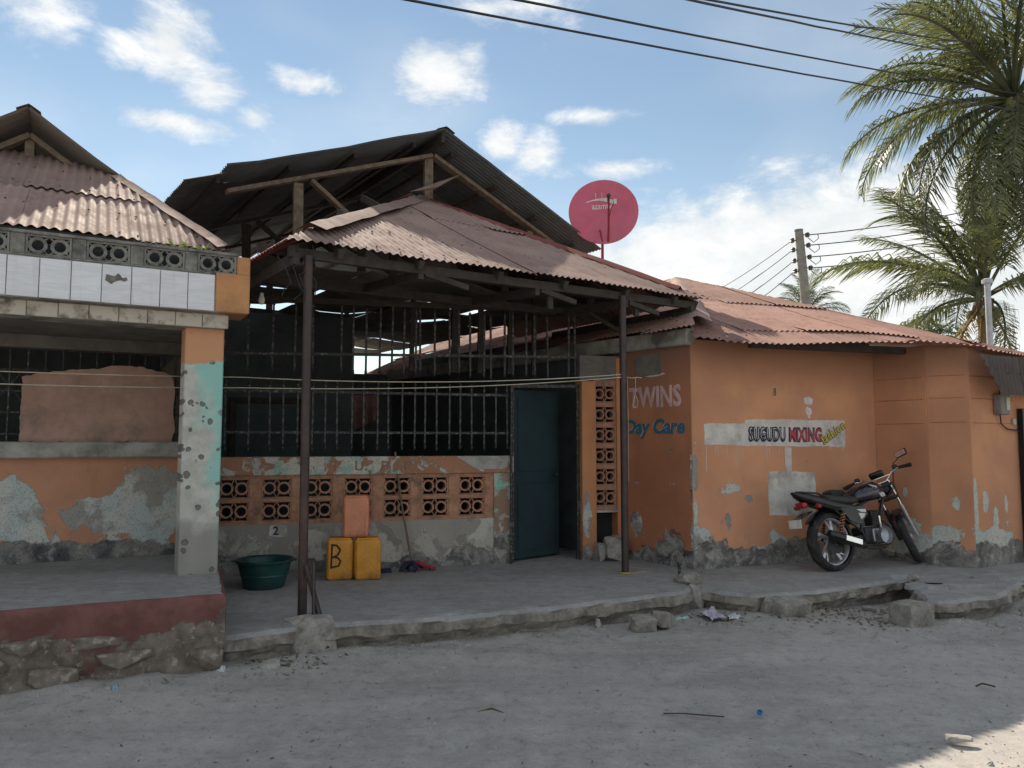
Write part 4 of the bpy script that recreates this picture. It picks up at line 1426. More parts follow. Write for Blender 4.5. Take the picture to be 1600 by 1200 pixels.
# day care lettering on the side wall
letter('lettering', 'TWINS', 'letter_pale', hC, FT, -.905, -.138, 1.985, 2.232, -.004, .03, spacing=1.02, jag=.007)
letter('lettering', 'TWINS', 'letter_pink', hC, FT, -.895, -.150, 1.992, 2.228, -.007, .012, spacing=1.05, jag=.007)
letter('lettering', 'Day Care', 'letter_pale', hC, FT, -.985, -.112, 1.648, 1.852, -.004, .012, shear=.15, jag=.006)
letter('lettering', 'Day Care', 'letter_teal', hC, FT, -.975, -.092, 1.632, 1.855, -.007, .036, shear=.15, jag=.006)

# roof
E1 = Vector((2.466, 8.05, 2.63))
E4 = Vector((6.35, 9.29, 2.615))
CPK = Vector((2.725, 12.6, 4.307))
LC = Vector((1.93, 8.02, 2.83))
roofC = MB().bar((2.6, 8.35, 2.66), (6.2, 9.5, 2.66), .06, .08).build('roof', 'timber_dark', hC, None, I4)
Uc = (E4 - E1).normalized()
pu, pv = uvof(CPK, E1, Uc)
Vc = (CPK - E1 - Uc * pu).normalized()
lcu = (LC - E1).dot(Uc)
lcv = (LC - E1).dot(Vc)
Wc = (E4 - E1).length


def warpC(u, v, p):
    k = .075 * math.exp(-((u - 1.85) / 1.1) ** 2) * max(0, 1 - v / 2.2)
    k += .02 * noise.noise((u * .9, v * .9, 7)) * max(0, min(1, v))
    if v < 0:
        k += -v * .30
    return p + Vector((0, 0, k))


slope(roofC, I4, E1, Uc, Vc, [(lcu, lcv), (0, 0), (1.0, -.13), (1.9, -.27), (2.75, -.48), (3.1, -.46), (3.65, -.28), (Wc, -.02), (Wc + .05, .02), (pu, pv)], 'roof_red', seed=31, courses=(.62, 2.4), warp=warpC, sheet_w=.84)
Ul = Vector((-.557, .83, 0)).normalized()
qu, qv = uvof(CPK, LC, Ul)
slope(roofC, I4, LC, Ul, (CPK - LC - Ul * qu), [(0, 0), (10, 0), (10, qv), (qu, qv)], 'roof_red', seed=32, courses=(1.4,))
cap_strip(roofC, I4, LC + Vector((.12, .4, .13)), CPK, 'roof_faded', .17, .06, seed=31, n=20)
cap_strip(roofC, I4, CPK, E4 + Vector((0, .05, .02)), 'roof_red', .12, .05, seed=32, n=24)
MB().add([tuple(E4 + Vector((.05, .1, 0))), tuple(CPK + Vector((0, .1, 0))), (9.0, 16.0, 2.6)], [(0, 1, 2)]).build('roof_back', 'roof_red', roofC, None, I4)
# small steep awning over the meter
slope(roofC, I4, (5.36, 8.40, 2.10), (.877, .48, 0), (0, .10, .99), [(0, 0), (1.6, 0), (1.6, .46), (-.36, .44)], 'roof_dark', seed=33)
# electricity meter with cable
mt = MB().box((8.44, -.10, 1.90), (8.61, -.002, 2.13), bev=.012).build('meter_box', 'meter_grey', hC, None, fb3)
MB().box((8.53, -.108, 1.95), (8.60, -.100, 2.10), bev=.002).build('meter_window', 'meter_glass', mt, None, fb3)
MB().tube([(8.55, -.02, 2.13), (8.56, -.03, 2.3), (8.48, -.02, 2.5)], .008, 6).build('conduit', 'cable', mt, None, fb3)
MB().tube([(8.53, -.03, 1.90), (8.54, -.03, 1.80), (8.66, -.03, 1.74), (8.9, -.03, 1.72)], .008, 6).build('conduit', 'cable', mt, None, fb3)
MB().box((8.80, -.03, 1.79), (8.86, -.002, 1.86), bev=.004).build('switch_box', 'meter_glass', mt, None, fb3)
# black gate at the far right edge
gt = thing('metal_gate', 'black sheet metal gate at the far right end of the orange wall', 'gate', FR(5.94, 8.98, 28.7))
MB().box((0.0, -.03, .2), (.06, .03, 1.98), bev=.004).build('gate_post', 'gate_black', gt)
MB().box((.065, -.012, .28), (1.2, .012, 1.95), bev=.004).build('gate_leaf', 'gate_black', gt)
for z in (.5, 1.1, 1.7):
    MB().box((.07, -.03, z), (1.2, -.013, z + .04)).build('gate_rail', 'gate_black', gt)

# ------------------------------------------------------------------ satellite dish
def dish():
    c = Vector((1.42, 11.70, 5.13))
    # local z is the way the dish looks: towards the road and upwards
    nrm = Vector((-.10, -.955, .16)).normalized()
    xa = Vector((1, 0, 0)) - nrm * nrm.x
    xa.normalize()
    ya = nrm.cross(xa)
    M = Matrix(((xa.x, ya.x, nrm.x, c.x), (xa.y, ya.y, nrm.y, c.y), (xa.z, ya.z, nrm.z, c.z), (0, 0, 0, 1)))
    t = thing('satellite_dish', 'pinkish red satellite dish with white logo at the edge of the dark gable', 'satellite dish', M)
    rad, k = .525, .30
    prof = [(.001, 0)] + [(rad * i / 12, k * (rad * i / 12) ** 2) for i in range(1, 13)]
    zr = k * rad * rad
    MB().lathe(prof + [(rad + .012, zr), (rad + .012, zr - .022), (rad - .01, zr - .02)] + [(rad * i / 8, k * (rad * i / 8) ** 2 - .012) for i in range(7, 0, -1)], 48).build('reflector', 'dish_red', t, smooth=50)
    def on_face(me):
        for v in me.vertices:
            v.co.z = k * (v.co.x ** 2 + v.co.y ** 2) + .004 + v.co.z
        return me
    me, (ax, bx, ay, by) = text_mesh('azamtv', 'print_white', 1.0, .001, .012)
    for v in me.vertices:
        v.co = (-.175 + (v.co.x - ax) / (bx - ax) * .31, .075 + (v.co.y - ay) / (by - ay) * .085, v.co.z)
    put('lettering', on_face(me), t)
    n = 16
    vs, fs = [], []
    for i in range(n + 1):
        f = i / n
        x = -.26 + .47 * f
        top = .195 + .06 * math.sin(min(1, f * 1.15) * math.pi * .8)
        bot = top - .016 - .07 * math.sin(f * math.pi * .55) * f
        for yv in (top, bot):
            vs.append((x, yv, k * (x * x + yv * yv) + .005))
    for i in range(n):
        fs.append((2 * i, 2 * i + 1, 2 * i + 3, 2 * i + 2))
    MB().add(vs, fs).build('logo_swoosh', 'print_white', t)
    for x in (-.115, -.02):
        MB().box((x, .25, .02), (x + .008, .34, .040)).build('logo_line', 'print_white', t)
    arm = MB().tube([(.06, -rad + .02, zr - .01), (.07, -.30, .20), (.075, .03, .40)], .016, 8).build('feed_arm', 'dish_arm', t)
    MB().lathe([(.001, -.05), (.030, -.05), (.034, -.02), (.02, .0), (.02, .07), (.001, .08)], 10, Matrix.Translation((.075, .06, .42)) @ Matrix.Rotation(R(150), 4, 'X')).build('feed_horn', 'iron_dark', arm, smooth=40)
    MB().tube([(.09, .05, .41), (.14, .04, .38), (.15, -.02, .34), (.11, -.08, .33), (.08, -.2, .27)], .005, 5).build('feed_cable', 'cable', arm)
    Mi = M.inverted()
    def L(p):
        return Mi @ Vector(p)
    MB().tube([L((1.43, 11.95, 4.45)), L((1.43, 11.92, 5.2)), (0, 0, -.015)], .022, 8).build('mast', 'dish_arm', t)
    MB().tube([L((1.28, 11.75, 4.72)), L((1.36, 11.62, 4.85)), (-.03, -rad + .02, zr - .01)], .013, 6).build('brace', 'dish_arm', t)


dish()

# ------------------------------------------------------------------ jerrycans, tub, mop
def rounded_box(w, d, h, r, n=4):
    bm = bmesh.new()
    bmesh.ops.create_cube(bm, size=1.0)
    for v in bm.verts:
        v.co = (v.co.x * w, v.co.y * d, (v.co.z + .5) * h)
    bmesh.ops.bevel(bm, geom=bm.edges[:], offset=r, segments=n, profile=.5, affect='EDGES')
    return bm


def jerrycan(frame, label, mat, mark=False):
    """20 litre can standing bottom up"""
    t = thing('jerrycan', label, 'jerrycan', frame, 'jerrycans stacked against the porch wall')
    w, d, h = .255, .215, .405
    bm = rounded_box(w, d, h, .034)
    bmesh.ops.subdivide_edges(bm, edges=[e for e in bm.edges if e.calc_length() > .1], cuts=7, use_grid_fill=True)
    sd = frame.translation.x * 7
    for v in bm.verts:
        q = noise.noise((v.co.x * 9 + sd, v.co.y * 9, v.co.z * 7 + sd))
        v.co += Vector((.0, .006 * q, 0)) + Vector((.005 * noise.noise((v.co.z * 8 + sd, v.co.y * 8, 3)), 0, 0))
    MB().bm(bm).build('body', mat, t, smooth=60)
    for sx in (-1, 1):                     # moulded ribs down the front and back, near the sides
        for sy in (-1, 1):
            MB().tube([(sx * (w / 2 - .030), sy * (d / 2 - .002), .05), (sx * (w / 2 - .030), sy * (d / 2 - .002), h - .05)], .007, 6).build('rib', mat, t, smooth=60)
        MB().bm(rounded_box(.012, d * .55, h * .7, .005, 1), Matrix.Translation((sx * (w / 2 - .003), 0, h * .15))).build('rib', mat, t, smooth=60)
    MB().bm(rounded_box(w * .86, d * .84, .016, .007, 2), Matrix.Translation((0, 0, h - .008))).build('base_rim', mat, t, smooth=60)
    MB().bm(rounded_box(.005, d * .98, h * .96, .0015, 1), Matrix.Translation((0, 0, h * .02)) @ Matrix.Scale(1.012, 4, (0, 1, 0))).build('seam', mat, t, smooth=60)
    MB().lathe([(.001, .0), (.026, .0), (.026, .02), (.022, .03)], 12, Matrix.Translation((w * .3, 0, -.001))).build('cap', 'ink_black', t)
    if mark:
        y = -d / 2 - .0035
        for pts in ([(-.075, .35), (-.078, .25), (-.082, .12)], [(-.085, .352), (-.03, .345), (.005, .30), (-.02, .25), (-.075, .225)], [(-.07, .232), (-.02, .225), (.01, .19), (-.01, .145), (-.088, .128)]):
            pp = []
            for (a, b), (c, e) in zip(pts, pts[1:]):
                for i in range(5):
                    f = i / 5
                    pp.append((a + (c - a) * f, y, b + (e - b) * f))
            pp.append((pts[-1][0], y, pts[-1][1]))
            m = MB()
            m.tube(pp, .009, 6)
            m.v = [(x, y + (yy - y) * .3, z) for x, yy, z in m.v]
            m.build('painted_letter', 'ink_black', t, smooth=60)
    return t


jerrycan(FR(-1.722, 7.81, 10, .224), 'yellow jerrycan marked with a black letter B, standing on the porch', 'can_yellow', True)
jerrycan(FR(-1.452, 7.82, 13, .224), 'plain yellow jerrycan beside the one marked B', 'can_yellow')
jerrycan(FR(-1.575, 7.84, 9, .224 + .416), 'salmon pink jerrycan resting on top of the two yellow jerrycans', 'can_salmon')

tb = thing('wash_tub', 'big dark green plastic tub on the porch by the pitted column', 'tub', FR(-2.335, 7.36, 0, .224))
MB().lathe([(.001, .0), (.165, .0), (.185, .012), (.215, .12), (.245, .235), (.262, .240), (.272, .250), (.272, .262), (.262, .268), (.250, .262), (.236, .245), (.205, .12), (.175, .02), (.001, .014)], 40).build('bowl', 'tub_green', tb, smooth=50)
for a in (0, 180):
    MB().bm(rounded_box(.03, .10, .012, .005, 1), Matrix.Rotation(R(a + 10), 4, 'Z') @ Matrix.Translation((.282, 0, .246))).build('handle', 'tub_green', tb)
MB().lathe([(.217, .118), (.222, .122), (.222, .130), (.219, .134)], 40).build('rib', 'tub_green', tb, smooth=50)

mp = thing('mop', 'string mop with wooden handle leaning on the pierced wall', 'mop', FR(-1.06, 8.30, 17, .222))
MB().tube([(0, 0, .05), (-.10, .16, .70), (-.165, .235, 1.26)], .0125, 7).build('handle', 'stick', mp, smooth=50)
rr = random.Random(5)
for k in range(34):
    a = rr.uniform(0, 2 * math.pi)
    l = rr.uniform(.10, .20)
    e = (l * math.cos(a) * 1.15 + .02, l * math.sin(a) * .6 - .03, .012 + rr.uniform(0, .02))
    mid = (e[0] * .5, e[1] * .5, .075 + rr.uniform(-.02, .02))
    MB().tube([(0, 0, .10), mid, e], [.010, .015, .012], 5).build('strand', 'mop_red' if (math.cos(a) > .1 and math.sin(a) < .0 and rr.random() < .85) else 'mop_blue', mp, smooth=50)
tag(MB().hull((0, 0, .02), (.09, .05, .03), 77, 16, box=.2).build('floor_rag', 'mop_blue', None, None, FR(-1.33, 8.18, 20, .222)), 'dark rag lying on the porch left of the mop', 'rag')

# ------------------------------------------------------------------ washing lines
def sag_line(a, b, sag, n=14):
    a, b = Vector(a), Vector(b)
    return [a.lerp(b, i / n) - Vector((0, 0, sag * 4 * (i / n) * (1 - i / n))) for i in range(n + 1)]


tag(MB().tube(sag_line((-4.6, 5.3, 2.12), (-2.42, 6.9, 2.17), .015) + sag_line((-2.42, 6.9, 2.17), (1.15, 8.08, 2.30), .06)[1:], .0045, 5).build('washing_line', 'cord'), 'upper washing line strung from the left window to the right post', 'cord', 'washing lines')
tag(MB().tube(sag_line((-4.6, 5.3, 2.03), (-2.42, 6.9, 2.075), .02) + sag_line((-2.42, 6.9, 2.075), (1.15, 8.08, 2.27), .05)[1:], .0045, 5).build('washing_line', 'cord'), 'lower washing line strung across the grille to the right post', 'cord', 'washing lines')
t = thing('hanging_string', 'loop of pale string hanging beside the word TWINS', 'string', FR(1.20, 8.13, 0, 2.28))
MB().tube([(.0, .02, .0), (.08, .05, -.01), (.14, .06, .0), (.19, .08, -.005)], .004, 5).build('strand', 'cord', t)
MB().tube([(.12, .06, -.005), (.125, .06, -.14), (.11, .06, -.22), (.085, .06, -.3), (.10, .06, -.33), (.14, .06, -.32), (.145, .06, -.26), (.125, .06, -.2)], .003, 5).build('strand', 'cord', t)
MB().tube([(.03, .03, -.01), (.035, .03, -.5), (.03, .03, -1.1)], .003, 5).build('strand', 'cord', t)

# ------------------------------------------------------------------ overhead cables
for lab, a, b in (('lowest overhead cable, crossing the sky from the top centre to the palm', (-.904, 6.5, 5.478), (7.271, 13, 7.625)),
                  ('second lowest overhead cable, parallel above the lowest one', (.056, 6.5, 5.478), (7.283, 13, 7.93)),
                  ('lower of the two close overhead cables at the top right', (1.655, 6.8, 5.658), (7.31, 13, 8.50)),
                  ('upper of the two close overhead cables at the top right', (1.94, 7.2, 5.898), (7.258, 13, 8.70))):
    a, b = Vector(a), Vector(b)
    pts = sag_line(a + (a - b) * .8, b + (b - a) * .7, .10, 30)
    pts = [p + Vector((0, 0, .085 + .006 * noise.noise((p.x * 2, p.y, 3)))) for p in pts]
    tag(MB().tube(pts, .013, 6).build('overhead_cable', 'cable'), lab, 'cable', 'overhead cables')

# ------------------------------------------------------------------ electricity pole beyond the roof
up = thing('utility_pole', 'grey wooden electricity pole rising behind the red roof', 'utility pole', FR(10.35, 26, 0))
MB().tube([(0, 0, -.2), (-.2, 0, 5), (-.46, 0, 8.85)], [.21, .18, .14], 12).build('pole', 'pole_grey', up, smooth=50)
MB().lathe([(.001, 0), (.145, 0), (.15, .05), (.001, .07)], 12, Matrix.Translation((-.462, 0, 8.86))).build('pole_cap', 'pole_grey', up)
RY = [8.70, 8.34, 7.93, 7.55]
LY = [8.53, 8.20, 7.82, 7.46]
for z in RY:
    x = -.46 + (8.85 - z) * .068
    MB().lathe([(.001, 0), (.05, 0), (.085, .04), (.05, .08), (.085, .12), (.05, .16), (.001, .16)], 8, Matrix.Translation((x + .24, -.1, z - .08))).build('insulator', 'insulator', up)
    MB().bar((x, -.1, z), (x + .26, -.1, z), .03, .03).build('bracket', 'iron_dark', up)
    MB().tube([(x + .26, -.1, z - .1), (x + .45, -.1, z - .26), (x + .62, -.1, z - .12), (x + .6, -.1, z + .02)], .015, 5).build('jumper', 'wire_alu', up)
for z in LY:
    x = -.46 + (8.85 - z) * .068
    MB().lathe([(.001, 0), (.05, 0), (.085, .04), (.05, .08), (.085, .12), (.05, .16), (.001, .16)], 8, Matrix.Translation((x - .26, .0, z - .08))).build('insulator', 'insulator', up)
    MB().bar((x, .0, z), (x - .28, .0, z), .03, .03).build('bracket', 'iron_dark', up)
ords = ('top', 'second', 'third', 'bottom')
for i, z in enumerate(RY):
    x = 10.35 - .46 + (8.85 - z) * .068 + .26
    tag(MB().tube(sag_line((x, 25.9, z), (19.0, 25.0, 10.25 - i * .42), .25, 24), .019, 5).build('pole_wire', 'wire_alu'), '%s wire running right from the electricity pole into the palms' % ords[i], 'wire', 'wires right of the pole')
for i, z in enumerate(LY):
    x = 10.35 - .46 + (8.85 - z) * .068 - .28
    tag(MB().tube(sag_line((x, 26.0, z), (9.1 + i * .42, 38.0, 8.6 - i * .38), .15, 16), .02, 5).build('pole_wire', 'wire_alu'), '%s wire dropping left from the electricity pole behind the roof' % ords[i], 'wire', 'wires left of the pole')
pp = thing('pipe_post', 'slim pale metal post in front of the lower palm', 'post', FR(8.15, 13.0, 0))
MB().tube([(0, 0, 0), (0, 0, 4.32)], .048, 10).build('pipe', 'galv', pp, smooth=50)
MB().lathe([(.05, 0), (.085, .01), (.085, .07), (.05, .09), (.001, .10)], 10, Matrix.Translation((0, 0, 4.30))).build('cap', 'galv', pp)

# ------------------------------------------------------------------ palms
def frond_mesh(L, droop, nl, seed, mat, leaf=.85, hang=.5, name='frond'):
    rr = random.Random(seed)
    m = MB()
    N = 22
    pts = []
    p = Vector((0, 0, 0))
    ang = .10
    for i in range(N + 1):
        pts.append(p.copy())
        f = i / N
        ang -= droop / N * (.35 + 1.5 * f)
        p = p + Vector((math.cos(ang), .0, math.sin(ang))) * (L / N)
    bend = rr.uniform(-.25, .25)
    pts = [q + Vector((0, bend * (i / N) ** 2 * L * .4, 0)) for i, q in enumerate(pts)]
    vs, fs = [], []
    m.tube(pts, [.05 * (1 - .85 * i / N) + .006 for i in range(N + 1)], 5)
    for k in range(nl):
        f = .16 + .84 * (k + rr.random() * .6) / nl
        i = min(N - 1, int(f * N))
        g = f * N - i
        base = pts[i].lerp(pts[i + 1], g)
        tan = (pts[i + 1] - pts[i]).normalized()
        for s in (-1, 1):
            if rr.random() < .05:
                continue
            ll = leaf * (math.sin(math.pi * (.12 + .80 * f)) ** .6) * rr.uniform(.78, 1.1)
            side = Vector((0, s, 0))
            d1 = (side * rr.uniform(.5, .85) + tan * rr.uniform(.5, .9) + Vector((0, 0, rr.uniform(-.35, .25)))).normalized()
            d2 = (d1 * (1 - hang) + Vector((0, 0, -1)) * (hang + rr.uniform(-.15, .25)) + tan * .15).normalized()
            a = base
            b = base + d1 * ll * .45
            c = b + d2 * ll * .55
            w = .0235
            wd = tan * w
            o = len(m.v)
            m.v += [tuple(a - wd * .5), tuple(a + wd * .5), tuple(b + wd), tuple(b - wd), tuple(c)]
            m.f += [(o, o + 1, o + 2, o + 3), (o + 3, o + 2, o + 4)]
    return m.mesh(name, mat)


FRONDS = [frond_mesh(4.3, d, 76, 100 + i, 'palm_leaf', 1.05, h) for i, (d, h) in enumerate(((.8, .35), (1.1, .6), (1.4, .75), (.55, .3), (1.7, .8), (1.2, .85)))]
DRY = [frond_mesh(3.4, 1.4, 46, 140, 'palm_dry', .8, .9), frond_mesh(3.0, 1.0, 40, 141, 'palm_dry', .7, .95)]


FAR = [frond_mesh(4.3, d, 60, 170 + i, 'bush_leaf', 1.3, .6) for i, d in enumerate((.9, 1.5))]


def palm(base, top, label, fronds, seed, dry=(), nuts=9, girth=.16, kinds=None):
    kinds = kinds or FRONDS
    t = thing('coconut_palm', label, 'palm tree', FR(base[0], base[1], 0), 'coconut palms behind the orange house')
    dx, dy, h = top[0] - base[0], top[1] - base[1], top[2]
    rr = random.Random(seed)
    n = 40
    pts = [(dx * (i / n) ** 1.6, dy * (i / n) ** 1.6, h * i / n) for i in range(n + 1)]
    rs = [girth * (1.25 - .5 * i / n) * (1 + .05 * (i % 2)) for i in range(n + 1)]
    MB().tube(pts, rs, 12).build('trunk', 'trunk', t)
    for (az, el, sc, var) in fronds:
        M = Matrix.Translation((dx, dy, h + .05)) @ Matrix.Rotation(R(az), 4, 'Z') @ Matrix.Rotation(R(-el), 4, 'Y') @ Matrix.Rotation(rr.uniform(-.25, .25), 4, 'X') @ Matrix.Translation((.12, 0, 0)) @ Matrix.Scale(sc, 4)
        put('frond', kinds[var % len(kinds)], t, M)
    for (az, el, sc, var) in dry:
        M = Matrix.Translation((dx, dy, h - .1)) @ Matrix.Rotation(R(az), 4, 'Z') @ Matrix.Rotation(R(-el), 4, 'Y') @ Matrix.Translation((.1, 0, 0)) @ Matrix.Scale(sc, 4)
        put('dry_frond', DRY[var % 2], t, M)
    me = MB().lathe([(.001, -.15), (.07, -.12), (.115, -.02), (.11, .06), (.06, .13), (.001, .15)], 10).mesh('coconut', 'coconut', 60)
    for k in range(nuts):
        a = rr.uniform(0, 360)
        put('coconut', me, t, Matrix.Translation((dx + .27 * math.cos(R(a)), dy + .27 * math.sin(R(a)), h - .12 - rr.uniform(0, .35))) @ Matrix.Rotation(rr.uniform(-.5, .5), 4, 'X'))
    for k in range(7):
        a = R(k * 51)
        MB().hull((dx + .16 * math.cos(a), dy + .16 * math.sin(a), h - .15), (.10, .10, .26), 300 + k, 12, box=.1).build('fibre_sheath', 'fibre', t)
    return t


def ring(n, els, sc, seed):
    rr = random.Random(seed)
    out = []
    for k in range(n):
        az = k * 137.5 + rr.uniform(-14, 14)
        out.append((az, els[0] + (els[1] - els[0]) * k / n + rr.uniform(-8, 8), sc * rr.uniform(.85, 1.12), rr.randrange(5)))
    return out


palm((13.0, 17.9), (11.75, 17.4, 9.55), 'tall coconut palm at the top right corner with drooping grey green fronds', ring(19, (78, -12), 1.0, 3) + [(183, 30, .92, 2), (176, 18, .95, 5), (190, -6, .92, 1), (172, -22, .95, 5), (186, -34, 1.0, 1), (198, -48, 1.0, 5), (176, -58, .9, 2), (215, -40, .9, 1), (240, -20, .8, 2), (262, -40, .7, 4), (165, 48, .95, 0), (188, 56, 1.0, 3), (202, 40, .95, 1), (150, 62, 1.0, 0), (225, 58, .95, 3), (228, -58, .9, 5), (250, -62, .95, 1), (275, -66, .9, 5), (205, -66, .95, 1), (192, -20, .9, 5), (180, -46, .9, 4)], 3, [(186, -66, .95, 0), (210, -70, .8, 1)], 14)
palm((11.6, 18.6), (11.35, 18.3, 5.0), 'lower coconut palm with a shaggy crown just above the red roof', ring(13, (84, 5), .85, 8) + [(180, 26, 1.0, 1), (190, 60, .8, 0), (175, -14, .8, 5), (160, 40, .8, 2), (60, 86, .8, 3), (240, 84, .75, 3), (300, 82, .8, 0), (205, -8, .75, 1), (228, 4, .75, 5), (255, -16, .7, 2), (275, 8, .75, 1), (196, 44, .85, 3), (215, 22, .8, 2)], 8, [(150, -50, .7, 0), (200, -45, .75, 1), (265, -40, .7, 0), (230, -60, .7, 1)], 6, .18)
palm((16.4, 42.0), (16.3, 42.0, 8.6), 'small far palm half hidden behind the electricity pole', ring(38, (86, -60), .56, 21), 21, (), 0, .14, FAR)


def bush(c, s, n, seed, label):
    t = thing('bush', label, 'bush', FR(c[0], c[1], 0))
    rr = random.Random(seed)
    m = MB()
    for k in range(n):
        d = Vector((rr.gauss(0, 1), rr.gauss(0, 1), rr.gauss(0, 1))).normalized() * rr.random() ** .4
        p = Vector((d.x * s[0], d.y * s[1], c[2] + d.z * s[2]))
        a = Vector((rr.uniform(-1, 1), rr.uniform(-1, 1), rr.uniform(-1, 1))).normalized()
        b = a.orthogonal().normalized()
        l = rr.uniform(.12, .24)
        m.add([p - b * l * .35, p + a * l * .8 - b * l * .1, p + a * l * 1.3, p + b * l * .4], [(0, 1, 2, 3)])
    m.build('crown', 'bush_leaf', t)
    MB().tube([(0, 0, 0), (.1, 0, c[2])], [.12, .05], 7).build('trunk', 'trunk', t)


bush((18.5, 34.0, 6.2), (1.6, 1.3, .9), 1500, 5, 'dark bush peeping over the red roof left of the lower palm')

# sprig growing in the parapet of the left house
wd = thing('weed', 'small green weed sprouting on the pierced parapet of the left house', 'weed', FA @ Matrix.Translation((-.30, -.02, 3.118)))
rr = random.Random(2)
for k in range(13):
    a = rr.uniform(0, 2 * math.pi)
    l = rr.uniform(.06, .13)
    q = Vector((math.cos(a) * .6, math.sin(a) * .3, rr.uniform(.4, .9))).normalized() * l
    bx_ = rr.uniform(-.13, .13)
    w = Vector((-q.y, q.x, .3)).normalized() * .016
    MB().add([(bx_, 0, 0), tuple(Vector((bx_, 0, 0)) + q * .55 + w), tuple(Vector((bx_, 0, 0)) + q), tuple(Vector((bx_, 0, 0)) + q * .55 - w)], [(0, 1, 2, 3)]).build('leaf', 'weed_leaf', wd)

# ------------------------------------------------------------------ motorcycle
def loft(secs, n=16, p=2.4):
    """sections (x, yc, zc, half width, half height) joined into one closed skin"""
    m = MB()
    vs, fs = [], []
    for (x, yc, zc, w, h) in secs:
        for k in range(n):
            a = 2 * math.pi * k / n
            c, s_ = math.cos(a), math.sin(a)
            vs.append((x, yc + w * math.copysign(abs(c) ** (2 / p), c), zc + h * math.copysign(abs(s_) ** (2 / p), s_)))
    for i in range(len(secs) - 1):
        for k in range(n):
            fs.append((i * n + k, i * n + (k + 1) % n, (i + 1) * n + (k + 1) % n, (i + 1) * n + k))
    fs.append(tuple(reversed(range(n))))
    fs.append(tuple(range((len(secs) - 1) * n, len(secs) * n)))
    return m.add(vs, fs)


def wheel(parent, M, wtyre, R0=.302):
    RX = M @ Matrix.Rotation(R(90), 4, 'X')
    prof = []
    for k in range(13):
        a = math.pi * (-.62 + 1.24 * k / 12)
        prof.append((R0 - .045 + .047 * math.cos(a), wtyre * .5 * math.sin(a)))
    wh = MB().lathe(prof, 40, RX).build('wheel', 'rubber', parent, smooth=60)
    MB().lathe([(.232, -.030), (.240, -.034), (.250, -.034), (.250, .034), (.240, .034), (.232, .030), (.222, .012), (.222, -.012)], 40, RX, close=True).build('rim', 'alloy', wh, smooth=50)
    for k in range(5):
        a0 = 2 * math.pi * k / 5 + .1
        m = MB()
        pts = []
        for (r, da, w) in ((.04, -.25, .030), (.12, -.02, .020), (.225, .10, .017)):
            pts.append((r, a0 + da, w))
        for side in (-1, 1):
            ring_ = []
            for (r, a, w) in pts:
                for e in (-1, 1):
                    aa = a + e * w / max(r, .05)
                    ring_.append((r * math.cos(aa), r * math.sin(aa), side * .014))
            m.v += [tuple(RX @ Vector(q)) for q in ring_]
        o = 0
        m.f += [(0, 1, 3, 2), (2, 3, 5, 4), (6, 8, 9, 7), (8, 10, 11, 9)]
        for i in (0, 2):
            m.f += [(i, i + 2, i + 8, i + 6), (i + 1, i + 7, i + 9, i + 3)]
        m.build('spoke', 'alloy', wh)
        MB().bar(RX @ Vector((.11 * math.cos(a0), .11 * math.sin(a0), 0)), RX @ Vector((.226 * math.cos(a0 + .42), .226 * math.sin(a0 + .42), 0)), .016, .022, RX.to_3x3() @ Vector((0, 0, 1))).build('spoke', 'alloy', wh)
    MB().lathe([(.001, -.055), (.03, -.055), (.05, -.04), (.055, .0), (.05, .04), (.03, .055), (.001, .055)], 18, RX).build('hub', 'alloy', wh, smooth=40)
    return wh


